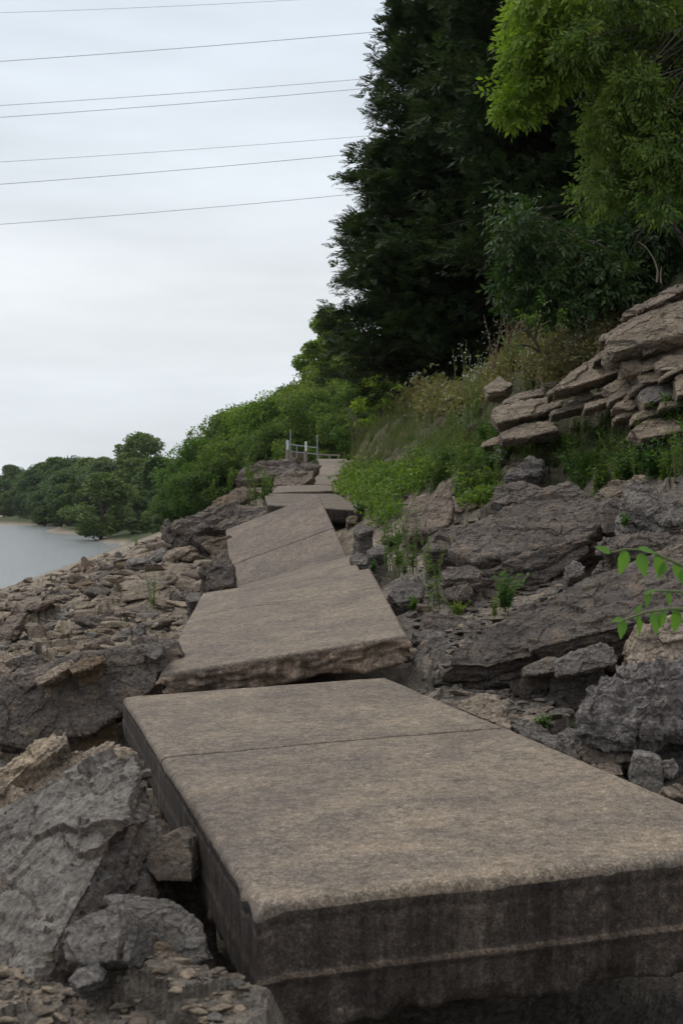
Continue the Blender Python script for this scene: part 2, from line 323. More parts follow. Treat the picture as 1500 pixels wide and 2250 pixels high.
# ------------------------------------------------------------------ terrain
SEC = [
 (-6, [(-60,6),(-40,-3),(-16,-1),(-12,.6),(-6,2.4),(-2,3.3),(0,3.3),(2,3.8),(4,5),(8,9),(20,16),(60,30)]),
 (1.5, [(-60,6),(-50,-3),(-16,-1),(-12,.6),(-6,2.4),(-2,3.2),(-.9,3.75),(-.2,3.75),(.05,3.3),(1.5,3.2),(3,4.2),(6,6.5),(12,12),(60,30)]),
 (3, [(-90,6),(-60,-3),(-16,-1),(-12,.7),(-6,2.4),(-2.5,3.1),(-1.3,3.65),(-.9,3.88),(-.45,3.88),(-.17,3.84),(.08,3.3),(.6,3.1),(1.2,3.3),(1.6,3.7),(2.2,3.9),(3,4.6),(6,7.5),(12,12),(60,30)]),
 (3.8, [(-100,6),(-80,-3),(-16,-1),(-12,.7),(-6,2.4),(-2.5,3.1),(-1.5,3.35),(-.95,3.62),(-.65,3.66),(-.4,3.6),(-.15,3.3),(.6,3.15),(1.2,3.5),(1.6,3.8),(2.2,3.95),(3,4.7),(6,7.7),(12,12.3),(60,30)]),
 (5, [(-120,6),(-90,-3),(-16,-1),(-13,.6),(-6,2.4),(-3,3.05),(-1.6,3.35),(-1,3.35),(-.7,3.3),(.4,3.3),(.8,3.6),(1.05,3.78),(1.5,3.86),(2.0,4.0),(2.6,4.6),(4,6),(7,9),(14,14),(60,30)]),
 (7, [(-150,6),(-120,-3),(-16,-1),(-13.5,.5),(-6,2.5),(-3,3.2),(-2,3.42),(-1.3,3.5),(-.5,3.5),(.2,3.6),(.5,3.86),(1.2,3.95),(1.6,3.98),(2.1,4.15),(3,4.7),(4,5.9),(8,10),(14,15),(60,30)]),
 (10, [(-150,6),(-120,-3),(-17,-1),(-14,.3),(-10,1.8),(-6,2.8),(-3,3.6),(-1.8,3.85),(-1.1,3.85),(.1,3.9),(.5,4.12),(1.2,4.15),(2,4.32),(2.6,4.65),(3.3,5.4),(4.5,6.5),(8,10),(14,15),(60,30)]),
 (14, [(-150,6),(-120,-3),(-17,-1),(-15,0),(-8,2.2),(-4,3.3),(-2.2,3.8),(-1.2,3.72),(-.2,3.8),(.3,4.1),(.8,4.4),(1.5,4.75),(2.2,5.15),(2.6,5.4),(3.2,6.1),(4,7),(6,9),(12,13.5),(60,33)]),
 (17, [(-150,6),(-120,-3),(-17.5,-1),(-15.5,0),(-8,2.3),(-4,3.5),(-2.4,4.05),(-1.4,4.1),(-.3,4.2),(.25,4.5),(.8,4.85),(1.5,5.5),(2.2,6.3),(3,6.9),(3.6,7.4),(6,9.5),(12,14),(60,35)]),
 (21, [(-150,6),(-120,-3),(-18,-1),(-16,0),(-8,2.1),(-5,3.25),(-3,4.15),(-1.5,4.65),(.1,4.65),(.5,5.0),(1.2,5.8),(1.9,6.4),(3,7.3),(6,9.8),(12,14.5),(60,36)]),
 (28, [(-150,6),(-120,-3),(-18,-1),(-16,0),(-8,2.15),(-5,3.4),(-3.2,4.45),(-2,4.95),(-.9,5.0),(0,5.0),(.35,5.8),(.7,6.5),(1.3,6.9),(3,8),(6,10.5),(12,15),(60,37)]),
 (42, [(-150,6),(-120,-3),(-19,-1),(-17,0),(-10,1.9),(-5,3.7),(-3.4,4.9),(-2.5,5.5),(-1.4,5.2),(-.5,5.1),(.15,5.2),(.5,6.5),(1.5,7.4),(6,11),(14,17),(60,38)]),
 (56, [(-150,6),(-120,-3),(-20,-1),(-18,0),(-10,2.5),(-5,4.4),(-3.2,5.9),(-2.2,6.3),(0,6.2),(.7,6.6),(1.2,7.4),(3,9),(14,18),(60,40)]),
 (66, [(-150,6),(-120,-3),(-20.5,-1),(-18.5,0),(-11,2.5),(-6,4.6),(-4,6.4),(-2,6.8),(0,6.8),(1,7.2),(3,8.8),(14,18),(60,40)]),
 (90, [(-150,6),(-120,-3),(-22,-1),(-19.7,0),(-12,3),(-5,5.4),(0,6.3),(5,9),(15,16),(60,40)]),
 (130, [(-190,6),(-160,-3),(-25,-1),(-22.3,0),(-15,2.6),(-5,5),(10,10),(30,20),(80,36)]),
 (160, [(-220,8),(-190,-3),(-33,-1),(-30.5,0),(-27,1),(-15,2.6),(0,5),(30,15),(80,30)]),
 (215, [(-270,8),(-230,-3),(-52,-1),(-48,0),(-43,1),(-30,3),(0,5),(50,12),(90,25)]),
 (325, [(-330,8),(-290,-3),(-95,-1),(-87,0),(-78,1.2),(-60,3.5),(0,6),(80,12)]),
 (500, [(-420,8),(-380,-3),(-200,-1),(-180,0),(-165,3),(-60,5),(0,8),(200,15)]),
 (700, [(-600,9),(-520,4),(-350,4),(0,9),(300,14)]),
 (1500, [(-900,10),(900,14)]),
]
SY = np.array([s[0] for s in SEC], float); LY = np.log(SY + 8)
def base_z(X, Y):
    X = np.asarray(X, float); Y = np.asarray(Y, float)
    t = np.interp(np.log(np.maximum(Y, -5.9) + 8), LY, np.arange(len(LY)))
    i = np.clip(np.floor(t).astype(int), 0, len(LY) - 2); f = t - i
    Z = np.zeros(X.shape); A = np.stack([np.interp(X, [a for a, _ in s[1]], [b for _, b in s[1]]) for s in SEC])
    ii = np.arange(X.size); Af = A.reshape(len(SEC), -1)
    return (Af[i.ravel(), ii] * (1 - f.ravel()) + Af[i.ravel() + 1, ii] * f.ravel()).reshape(X.shape)
def slabdist(X, Y):
    """rough distance from the path's centre line"""
    cx = np.interp(Y, [0, 3, 7, 11, 14.5, 18, 21, 28, 42, 56, 66], [.55, .5, -.45, -.47, -.55, -.9, -.5, -.7, -.55, .2, .1])
    return np.abs(X - cx)
def full_z(X, Y):
    X = np.asarray(X, float); Y = np.asarray(Y, float)
    z = base_z(X, Y)
    p = np.stack([X, Y, np.zeros_like(X)], -1)
    rot = np.array([[.8, .6, 0], [-.6, .8, 0], [0, 0, 1]]); q = p @ rot.T
    near = np.clip((75 - Y) / 30, 0, 1) * np.clip((z - .1) / .8, .1, 1)
    off = np.clip((slabdist(X, Y) - .6) / .5, 0.15, 1)
    far = np.clip(Y / 20, .0, 1)
    d = facet(q * np.array([.55, .9, 0]) + fbm(p * .8, 2)[:, None] * .3, 5, .9, True, .15) * (.13 + .08 * far)
    d += facet(q * np.array([1.7, 2.9, 0]) + fbm(p * 2, 2, 4)[:, None] * .3, 15, 1.1, True, .2) * (.06)
    d += facet(q * np.array([5, 8, 0]), 25, 1.2, True, .3) * .028
    d += facet(q * np.array([13, 19, 0]), 35, 1.2, True, .5) * .014 + fbm(p * 3, 4, 9) * .02
    # bedding ledges on the steep right-hand side and the left bank
    lz = z + d * .6 + fbm(p * .5, 3, 3) * .25 + X * .12
    st = .28; k = lz / st; fr = k - np.floor(k); led = (np.clip((fr - .35) / .5, 0, 1) - fr) * st
    right = np.clip((X - np.interp(Y, [0, 10, 17, 28, 60], [2, 2.2, 1.2, 1.2, 2])) / 1.0, 0, 1)
    z = z - .22 * right * np.clip((Y - 10.5) / 1.5, 0, 1) * np.clip((19 - Y) / 2, 0, 1)
    return z - .06 * near * off * np.clip(-X / 2, 0, 1) + (d * off + led * (.25 + .6 * right) * off) * near
def ground_ray(px, py):
    px = np.atleast_1d(np.asarray(px, float)); py = np.atleast_1d(np.asarray(py, float))
    D = np.exp(np.linspace(np.log(2.0), np.log(420), 420)); hit = np.full(px.shape, np.nan); prev = 2.0
    a = (px - 750) / F; b = (py - Y0) / F
    for d in D:
        m = np.isnan(hit)
        if not m.any(): break
        idx = np.where(m)[0]
        below = (ZC - b[idx] * d) < base_z(a[idx] * d, np.full(len(idx), d))
        hit[idx[below]] = d
    ok = ~np.isnan(hit); h = np.where(ok, hit, 400)
    X = a * h; Y = h
    return X[ok], Y[ok], full_z(X[ok], Y[ok])

def build_terrain():
    u = np.concatenate([-np.linspace(2.6, .36, 60) ** 1.0, np.linspace(-.35, .35, 430), np.linspace(.36, 2.6, 60)])
    dep = np.concatenate([np.linspace(-5, 1.2, 14), np.exp(np.linspace(np.log(1.35), np.log(85), 850)), np.exp(np.linspace(np.log(88), np.log(1400), 110))])
    U, D = np.meshgrid(u, dep); Y = D; X = U * (np.maximum(D, 0) + 1.2)
    Z = full_z(X.ravel(), Y.ravel())
    V = np.stack([X.ravel(), Y.ravel(), Z], -1)
    n, m = D.shape; i = np.arange(n - 1)[:, None] * m; j = np.arange(m - 1)[None]
    Q = np.stack([i + j, i + j + 1, i + m + j + 1, i + m + j], -1).reshape(-1, 4)
    me = mesh_np('ground', V, Q, [M['ground']], smooth=False)
    x, y, z = V.T
    v1 = np.clip((y - 70) / 15, 0, 1) * np.clip((z - .12) / .3, 0, 1)
    edge = np.interp(y, [0, 10, 16, 22, 30, 60], [9, 4.2, 1.0, .45, .3, .8])
    nz = fbm(V * .9, 4, 60)
    v2 = np.clip((x - edge) / .8 + nz * .7, 0, 1) * np.clip((y - 8) / 6, 0, 1)
    shade = np.clip((x - np.interp(y, [0, 12, 20, 30], [6, 4.6, 3.2, 2.0])) / 1, 0, 1)
    v3 = np.clip((y - 24) / 10, 0, 1) * np.clip(nz * 1.5 - .1, 0, .8) * (z > 3.5)
    veg = np.clip(np.maximum.reduce([v1, v2 * np.interp(y, [0, 12, 18], [.2, .4, .85]), shade * .9, v3]), 0, 1)
    gr = np.clip((x - .1) / .3, 0, 1) * np.clip((16 - y) / 4, 0, 1); gr = np.maximum(gr, np.clip((4.2 - y) / .5, 0, 1) * .8)
    a2 = me.attributes.new('greystone', 'FLOAT', 'POINT'); a2.data.foreach_set('value', gr.astype(np.float32))
    at = me.attributes.new('veg', 'FLOAT', 'POINT'); at.data.foreach_set('value', veg.astype(np.float32))
    tag(link('ground', me), 'broken limestone bank falling to the river, rising to a wooded slope', 'ground', kind='structure')
build_terrain()

def build_water():
    m, nt, o = newmat('river water'); tc = N(nt, 'ShaderNodeTexCoord'); v = tc.outputs['Object']
    mp = N(nt, 'ShaderNodeMapping'); nt.links.new(v, mp.inputs[0]); mp.inputs['Scale'].default_value = (.5, 1.2, 1); mp.inputs['Rotation'].default_value = (0, 0, .4)
    b = N(nt, 'ShaderNodeBsdfPrincipled'); b.inputs['Base Color'].default_value = (.26, .28, .285, 1); b.inputs['Roughness'].default_value = .1; b.inputs['IOR'].default_value = 1.33
    n1 = noise(nt, mp.outputs[0], 2.2, 4, .6); n2 = noise(nt, mp.outputs[0], .25, 3, .5); n3 = noise(nt, mp.outputs[0], 8, 3, .6)
    nt.links.new(bumpn(nt, [(n2, .3, .25), (n1, .8, .16), (n3, .7, .03)]), b.inputs['Normal']); nt.links.new(b.outputs[0], o.inputs[0])
    g = Geo(); g.add([[-900, -300, 0], [40, -300, 0], [40, 1400, 0], [-900, 1400, 0]], [[0, 1, 2, 3]])
    tag(link('river', g.build('river', [m])), 'calm grey river reflecting the overcast sky', 'river', kind='structure')
build_water()

# ------------------------------------------------------------------ concrete slabs
def slab(c, thick, label, joints=(.5,), seed=0, near_rough=0, r=.022, seam=False, side_mat='cside', taper=0.0, top='conc'):
    """c: NL, FL, FR, NR as (px,py,depth) or world points"""
    C = [P(*p) if len(p) == 3 and p[0] > 60 else np.asarray(p, float) for p in c]
    NL, FL, FR, NR = C
    ex = (NR - NL + FR - FL) / 2; ey = (FL - NL + FR - NR) / 2
    W, Ln = np.linalg.norm(ex), np.linalg.norm(ey); nrm = np.cross(ex, ey); nrm /= np.linalg.norm(nrm)
    o = NL * .5 + FR * .5; base = o - nrm * thick
    def lines(n_, L_, fine):
        e = np.array([0, .003, .008, .014, r, .035]); a = np.concatenate([e, np.linspace(.05, L_ - .05, max(3, int((L_ - .1) / fine))), L_ - e[::-1]])
        return a
    fine = max(.022, .005 * C[0][1])
    xs = lines(0, W, fine)
    segs = [0] + [j * Ln for j in joints] + [Ln]
    V = []; Q = []; Mi = []; n0 = 0
    root = None; parts = []
    ys = []
    for a, b in zip(segs[:-1], segs[1:]):
        a2 = a + (.004 if a > 0 else 0); b2 = b - (.004 if b < Ln else 0)
        ys.append(a2 + lines(0, b2 - a2, fine))
        if b < Ln: ys.append(np.array([b]))
    Yg = np.concatenate(ys)
    U, T = np.meshgrid(xs, Yg); sh = U.shape
    dj = np.full(sh, 9.0)
    for j in joints: dj = np.minimum(dj, np.abs(T - j * Ln))
    e_out = np.minimum.reduce([U, W - U, T, Ln - T])
    p2 = np.stack([U.ravel(), T.ravel(), np.full(U.size, seed * 7.7)], -1)
    rr = r * (1 + .15 * fbm(p2 * 6, 3, seed).reshape(sh))
    dr = lambda e, r_: -(r_ - np.sqrt(np.maximum(r_ ** 2 - np.clip(r_ - e, 0, r_) ** 2, 0)))
    z = dr(e_out, rr) - .022 * np.exp(-(dj / .009) ** 2) + fbm(p2 * 1.1, 3, seed + 5).reshape(sh) * .006 + fbm(p2 * 14, 3, seed + 8).reshape(sh) * .0012
    if seed == 1:
        cc = np.sqrt(U ** 2 + T ** 2); z -= .03 * np.clip(1 - cc / .07, 0, 1) * (1 + .6 * fbm(p2 * 30, 2, 4).reshape(sh))
        for (cx_, cw_) in ((.62, .02), (.93, .014)): z -= .008 * np.exp(-((U - cx_) / cw_) ** 2 - (T / .03) ** 2)
    chip = np.clip(fbm(p2 * 9, 3, seed + 20).reshape(sh) - .8, 0, 1) * np.exp(-e_out / .03) * .05; z -= chip
    def world(u, t, zz):
        a = (u / W)[..., None]; b = (t / Ln)[..., None]
        return (NL * (1 - a) * (1 - b) + NR * a * (1 - b) + FR * a * b + FL * (1 - a) * b) + nrm * zz[..., None]
    Vt = world(U, T, z).reshape(-1, 3)
    n, m = sh; i = np.arange(n - 1)[:, None] * m; j = np.arange(m - 1)[None]
    Qt = np.stack([i + j, i + j + 1, i + m + j + 1, i + m + j], -1).reshape(-1, 4)
    djf = (dj[:-1, :-1] + dj[1:, 1:]).ravel() / 2
    V.append(Vt); Q.append(Qt); Mi.append(np.where(djf < .012, 1, 0))
    # border loop counter-clockwise, then rings down the sides
    idx = np.arange(n * m).reshape(sh)
    loop = np.concatenate([idx[0, :-1], idx[:-1, -1], idx[-1, :0:-1], idx[:0:-1, 0]])
    bu, bt, bz = U.ravel()[loop], T.ravel()[loop], z.ravel()[loop]
    out_u = np.where(bu < 1e-6, -1., np.where(bu > W - 1e-6, 1., 0)); out_t = np.where(bt < 1e-6, -1., np.where(bt > Ln - 1e-6, 1., 0))
    nr = max(14, int(thick / max(.009, fine * .5)))
    k = len(loop); prev = loop; off = n * m
    for q in range(1, nr + 1):
        f = q / nr; zz = bz * (1 - f) - f * thick * (1 - taper * bt / Ln)
        pp = np.stack([bu, bt, zz + seed * 3.1], -1)
        amt = .0015 * fbm(pp * 12, 3, seed + 1) + .003 * fbm(pp * 3, 2, seed + 2)
        if seam: amt += np.where(bt < 1e-6, 1., .25) * .016 * np.exp(-((f - .6) / .022) ** 2) + np.where(f > .6, .005, 0) + np.where((f > .1) & (f < .13), -.006, 0)
        ragged = np.clip((f - .88) / .12, 0, 1); amt = amt + ragged * (.03 * fbm(pp * 16, 3, seed + 3) - .01)
        if near_rough:
            nm = np.where((bt < 1e-6), 1., 0)
            amt = amt + nm * near_rough * np.clip(f / .18, 0, 1) * (facet(pp * np.array([8, 8, 14]), seed, 1.2, off=.5) * .035 + facet(pp * np.array([22, 22, 30]), seed + 4, 1.3, off=.6) * .02 + .012 * fbm(pp * 40, 3, 3) - .03 * f * (1 + fbm(pp * 3, 2, 8)))
        zz = zz - ragged * (.014 * fbm(np.stack([bu * 7, bt * 7, bu * 0 + 3.3], -1), 4, seed + 9) + .01)
        Vr = world(bu + out_u * amt, bt + out_t * amt, zz)
        ring = np.arange(k) + off; off += k; V.append(Vr)
        nx = np.roll(np.arange(k), -1)
        Qr = np.stack([prev, ring, ring[nx], prev[nx]], -1); Q.append(Qr)
        mi = np.ones(k)
        if near_rough: mi = np.where((bt < 1e-6) & (np.roll(bt, -1) < 1e-6), 2, 1)
        if seam and abs(f - .6) < .5 / nr: mi = np.where((bt < 1e-6) & (np.roll(bt, -1) < 1e-6), 3, 1)
        Mi.append(mi); prev = ring
    V.append(np.array([o - nrm * thick])); cI = off
    Qb = np.stack([prev, np.full(k, cI), np.roll(prev, -1), np.roll(prev, -1)], -1)
    V = np.concatenate(V) - base; Q = np.concatenate(Q)
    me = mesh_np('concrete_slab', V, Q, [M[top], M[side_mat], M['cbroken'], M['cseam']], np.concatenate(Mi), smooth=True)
    # underside fan
    import bmesh
    bm = bmesh.new(); bm.from_mesh(me); bm.verts.ensure_lookup_table()
    vs_ = [bm.verts[a] for a in prev]
    try: f = bm.faces.new(vs_[::-1]); f.material_index = 1
    except Exception: pass
    bm.normal_update(); bm.to_mesh(me); bm.free()
    o_ = link('concrete_slab', me, loc=base)
    tag(o_, label, 'concrete slab', 'heaved concrete slabs of the walkway'); return o_
def hz(px, d, z): return (px, Y0 - (z - ZC) * F / d, d)
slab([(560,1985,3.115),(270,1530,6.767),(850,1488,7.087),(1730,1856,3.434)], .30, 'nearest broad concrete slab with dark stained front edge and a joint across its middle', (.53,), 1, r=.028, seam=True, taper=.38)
slab([(349,1479,7.291),(444,1303,10.8),(813,1247,10.95),(894,1393,7.443)], .17, 'second concrete slab, tilted down to the left, with a rough broken front edge', (.62,), 2, near_rough=1.0)
slab([(440,1372,11.1),(506,1292,14.5),(776,1219,14.5),(797,1268,11.1)], .15, 'thin sliver of slab showing between the second slab and the steep raised slab', (), 3)
slab([(513,1352,14.4),(495,1164,18.2),(699,1084,18.2),(780,1262,14.4)], .16, 'steeply raised slab with peaked top corner and diagonal joint', (.52,), 4, top='mauve')
slab([(589,1109,19.0),(580,1084,24.0),(740,1085,24.0),(808,1121,19.0)], .2, 'curved slab behind the steep slab with its right end sticking out over stones', (.5,), 5)
slab([(592,1082,25),(610,1068,30),(752,1064,30),(740,1077,25)], .18, 'flat slab just uphill of the curved slab', (.5,), 6)
slab([(662,1065,41),(677,1045,47),(765,1043,47),(761,1063,41)], .2, 'slab in the upper path where weeds overhang the right edge, third from the top', (.5,), 7)
slab([(695,1043,48),(707,1022,55.6),(780,1021,55.6),(780,1042,48)], .2, 'second slab from the top of the path', (.5,), 8)
slab([(702,1022,56),(698,1008,66),(760,1008,66),(775,1022,56)], .2, 'topmost slab where the path crests below the railing', (.5,), 9)

# ------------------------------------------------------------------ rocks
def remesh(V, faces_hulls, voxel):
    import bmesh
    bm = bmesh.new()
    for H in faces_hulls:
        vs_ = [bm.verts.new(p) for p in H]
        r = bmesh.ops.convex_hull(bm, input=vs_)
        junk = [g for g in r['geom_interior'] + r['geom_unused'] if isinstance(g, bmesh.types.BMVert)]
        if junk: bmesh.ops.delete(bm, geom=list(set(junk)), context='VERTS')
    me = bpy.data.meshes.new('tmp'); bm.to_mesh(me); bm.free()
    ob = bpy.data.objects.new('tmp', me); col.objects.link(ob)
    md = ob.modifiers.new('r', 'REMESH'); md.mode = 'VOXEL'; md.voxel_size = voxel
    dg = bpy.context.evaluated_depsgraph_get(); ev = ob.evaluated_get(dg)
    m2 = bpy.data.meshes.new_from_object(ev); col.objects.unlink(ob); bpy.data.objects.remove(ob); bpy.data.meshes.remove(me)
    return m2
def rough(me, size, bed, seed, amp=1.0, strata=1.0, fine=1.0, pit=0.0, vx=0):
    strata = strata * .6
    n = len(me.vertices); V = np.zeros(n * 3, np.float32); me.vertices.foreach_get('co', V); V = V.reshape(-1, 3).astype(float)
    Nn = np.zeros(n * 3, np.float32); me.vertex_normals.foreach_get('vector', Nn); Nn = Nn.reshape(-1, 3).astype(float)
    bed = np.asarray(bed, float); bed /= np.linalg.norm(bed)
    q = V / size + seed * 3.17; s = size
    wv = np.stack([fbm(q * 2, 2, seed), fbm(q * 2 + 5, 2, seed + 1), fbm(q * 2 + 9, 2, seed + 2)], -1) * .12
    # anisotropic cells, flattened along the bedding
    al = (V @ bed)[:, None] * bed; t1 = np.cross(bed, [math.cos(seed), math.sin(seed), .2]); t1 /= np.linalg.norm(t1)
    qa = (V + 1.1 * al - .55 * (V @ t1)[:, None] * t1) / s + wv + seed * 1.3
    d = facet(qa * 2.2, seed, .9, off=.3) * .075 + facet(qa * 5, seed + 3, 1.0, off=.3) * .022 + facet(qa * 13, seed + 5, 1.2, off=.35) * .01 * fine + fbm(q * 3, 4, seed + 9) * .02 + np.abs(fbm(qa * 7, 3, seed + 15)) * .018 + fbm(q * 22, 3, seed + 10) * .006 * fine
    if pit: d += pit * (-np.clip(fbm(q * 9, 3, seed + 30), 0, 1) * .05 + np.abs(fbm(q * 18, 2, seed + 31)) * .02)
    side = 1 - np.abs(Nn @ bed)
    t = (V @ bed) / s * 7 + fbm(q * 1.6, 3, seed + 12) * 1.1; k = np.floor(t); fr = t - k
    lay = (hash3(k, k * 0, k * 0, seed) - .5) * .09 - .03 * np.exp(-(np.minimum(fr, 1 - fr) / .09) ** 2)
    d = d * amp + lay * np.clip(side * 1.6, 0, 1) * strata
    dd = d * s
    if vx: dd = dd + facet((V + .8 * al) / (vx * 14) + wv * 2, seed + 60, 1.1, off=.35) * min(vx * 2.4 * amp, size * .02) + facet(V / (vx * 5), seed + 66, 1.2, off=.4) * vx * .7 * min(1, amp + .2)
    V = V + Nn * dd[:, None]
    me.vertices.foreach_set('co', V.astype(np.float32).ravel()); me.update(); return V
ROCKN = [0]
def rock(name, cat, label, poly, d, n=(-.1, -.35, .93), ex=(0, .05, -.2), mat='grey', group=None, amp=1.0, strata=1.0, seed=None, grow=1.0, lower=None, pit=0, shrink=.88, foot=True, vox=None, side=None):
    """top/visible face = pixel outline lying on the plane through its centroid at depth d with normal n; extruded by ex"""
    ROCKN[0] += 1; seed = seed or ROCKN[0] * 13 + 1; rl = np.random.default_rng(seed)
    n = np.asarray(n, float); n /= np.linalg.norm(n); ex = np.asarray(ex, float)
    pp = np.array(poly, float); c = pp.mean(0); Pc = P(c[0], c[1], d); cam_ = np.array([0, 0, ZC])
    T = []
    for a in pp:
        r = np.array([(a[0] - 750) / F, 1, -(a[1] - Y0) / F]); t = (n @ (Pc - cam_)) / (n @ r)
        t = np.clip(t, d * .72, d * 1.4); T.append(cam_ + r * t)
    T = np.array(T); c3 = T.mean(0); size = np.max(np.ptp(T, axis=0))
    T = T - n * rl.uniform(0, .03, len(T))[:, None] * size
    Mm = c3 + (T - c3) * 1.0 + ex * .5 + rl.normal(size=T.shape) * .02 * size
    B = c3 + (T - c3) * shrink + ex
    hull = [np.concatenate([T, Mm, B])]
    gz = base_z(np.array([B[:, 0].mean()]), np.array([B[:, 1].mean()]))[0]
    if foot and B[:, 2].min() > gz - .05:
        k = c3 + ex; Ft = np.concatenate([k + (T - c3) * .9, np.c_[(k + (T - c3) * (1.0 + min(.9, max(0, B[:, 2].min() - gz) * 2.2)))[:, :2], np.full(len(T), gz - .12)]]); hull.append(Ft)
    if lower:
        for (lp, ld, ln, le) in lower:
            ln = np.asarray(ln, float); ln /= np.linalg.norm(ln); lp = np.array(lp, float); lc = lp.mean(0); Q = P(lc[0], lc[1], ld); A = []
            for a in lp:
                r = np.array([(a[0] - 750) / F, 1, -(a[1] - Y0) / F]); t = np.clip((ln @ (Q - cam_)) / (ln @ r), ld * .75, ld * 1.35); A.append(cam_ + r * t)
            A = np.array(A); hull.append(np.concatenate([A, A.mean(0) + (A - A.mean(0)) * .9 + np.asarray(le, float)]))
    allp = np.concatenate(hull); org = np.array([c3[0], c3[1], allp[:, 2].min()])
    ext = np.max(np.ptp(allp, axis=0))
    voxel = vox or max(d * 2.6 / F * 1.05, ext / 150)
    me = remesh(None, [h - org for h in hull], voxel)
    thin = min(size, np.linalg.norm(ex) * 2.2 + .1 * size)
    rough(me, min(size, thin * 1.6), n * .8 + np.array([0, 0, .3]), seed, amp, strata, pit=pit, vx=voxel)
    me.materials.append(M[mat]); me.name = name
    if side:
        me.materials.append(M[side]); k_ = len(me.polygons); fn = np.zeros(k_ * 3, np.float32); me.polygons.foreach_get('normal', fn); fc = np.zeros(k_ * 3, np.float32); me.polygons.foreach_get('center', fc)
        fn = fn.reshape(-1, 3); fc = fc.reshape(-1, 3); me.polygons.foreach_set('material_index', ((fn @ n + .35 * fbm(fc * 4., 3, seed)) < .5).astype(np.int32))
    me.polygons.foreach_set('use_smooth', np.zeros(len(me.polygons), bool))
    o = link(name, me, loc=org); tag(o, label, cat, group); return o

R = rock; B = 'boulder'
# right-hand boulders
R('boulder', B, 'big dark rounded boulder at the centre right, behind the long sloping boulder',
  [(985,1205),(1004,1174),(1060,1140),(1136,1103),(1180,1075),(1244,1058),(1293,1075),(1328,1124),(1300,1165),(1240,1185),(1170,1200),(1111,1215),(1037,1231)], 10.6, (-.3,-.46,.84), (.06,.24,-.4), 'dark',
  lower=[([(1056,1290),(1065,1262),(1110,1232),(1200,1205),(1290,1170),(1290,1215),(1240,1250),(1180,1290),(1130,1312),(1070,1312)], 10.15, (-.05,-.97,.2), (0,.6,-.1))], strata=1.2, amp=.6, pit=.4)
R('boulder', B, 'long grey-brown sloping boulder running up to the right under the green leaves',
  [(978,1448),(1000,1422),(1060,1385),(1150,1325),(1270,1268),(1340,1240),(1450,1225),(1560,1225),(1640,1300),(1480,1335),(1390,1345),(1310,1352),(1230,1368),(1140,1405),(1060,1452)], 7.3, (-.28,-.42,.86), (.04,.2,-.27), 'dark', strata=.7, amp=.5, shrink=.9, pit=.3)
R('boulder', B, 'pale pitted flat-topped boulder at the right edge overhanging small stones',
  [(1296,1520),(1324,1484),(1360,1466),(1420,1456),(1500,1452),(1600,1470),(1620,1560),(1520,1595),(1440,1612),(1368,1618),(1300,1618),(1276,1606),(1284,1570)], 5.2, (-.15,-.66,.74), (0,.22,-.14), 'pale', pit=1.0, amp=1.1)
R('stone', 'stone', 'brown stone under the left end of the pale pitted boulder',
  [(1272,1642),(1292,1622),(1350,1630),(1388,1645),(1386,1668),(1330,1680),(1285,1672)], 5.15, (-.1,-.6,.8), (0,.15,-.1), 'brown')
R('stone', 'stone', 'upright grey four-sided stone standing beside the near slab, below the pitted boulder',
  [(1392,1656),(1425,1658),(1452,1672),(1455,1746),(1420,1738),(1380,1716)], 4.75, (-.25,-.9,.35), (.05,.2,-.02), 'grey', amp=.6, strata=.4)
R('stone', 'stone', 'rounded grey stone right of the upright stone', [(1452,1672),(1480,1668),(1492,1690),(1478,1708),(1458,1705)], 4.9, (0,-.7,.7), (0,.12,-.05), 'grey')
R('stone', 'stone', 'brown stone at the right edge beside the near slab', [(1455,1730),(1485,1722),(1520,1735),(1515,1752),(1465,1750)], 4.6, (0,-.6,.8), (0,.12,-.06), 'brown')
R('boulder', B, 'tan block with a rusty stain under the right end of the long sloping boulder',
  [(1386,1418),(1420,1372),(1500,1352),(1560,1360),(1560,1450),(1500,1462),(1425,1462),(1384,1458)], 6.4, (-.3,-.75,.5), (.05,.4,-.05), 'tan', amp=.9)
R('stone', 'stone', 'grey rectangular block tucked under the long sloping boulder',
  [(1226,1452),(1262,1432),(1320,1414),(1346,1422),(1354,1445),(1350,1458),(1290,1472),(1232,1480)], 6.75, (-.1,-.75,.6), (0,.3,-.06), 'grey', amp=.6)
R('stone', 'stone', 'dark grey block left of the rectangular block under the long boulder',
  [(1160,1462),(1200,1446),(1228,1446),(1222,1475),(1170,1482),(1158,1480)], 6.9, (-.1,-.75,.6), (0,.3,-.06), 'dark', amp=.7)
R('stone', 'stone', 'smooth tall grey stone leaning beside the second slab',
  [(916,1420),(950,1398),(985,1402),(1002,1428),(988,1462),(996,1508),(960,1515),(912,1490),(926,1455)], 7.9, (-.15,-.62,.75), (0,.15,-.14), 'grey', amp=.6, strata=.3)
R('stone', 'stone', 'tan and brown stone lying against the far right of the near slab',
  [(990,1548),(1030,1530),(1065,1522),(1094,1528),(1104,1552),(1130,1600),(1092,1590),(1040,1568)], 6.5, (-.05,-.4,.9), (0,.08,-.14), 'tan', amp=.9)
R('stone', 'stone', 'cracked grey flat stone beside the joint of the near slab',
  [(1118,1590),(1150,1574),(1190,1588),(1232,1628),(1222,1648),(1165,1622)], 5.9, (-.05,-.4,.9), (0,.06,-.12), 'grey', amp=.7)
R('stone', 'stone', 'squarish grey stone between the cracked flat stone and the pitted boulder',
  [(1226,1608),(1250,1596),(1276,1606),(1274,1645),(1254,1662),(1240,1640)], 5.6, (-.1,-.55,.8), (0,.08,-.12), 'grey', amp=.7)
R('stone', 'stone', 'low grey-brown stone under the pitted boulder at the slab edge', [(1285,1680),(1320,1672),(1362,1680),(1370,1700),(1335,1702)], 5.0, (0,-.4,.9), (0,.06,-.1), 'brown')
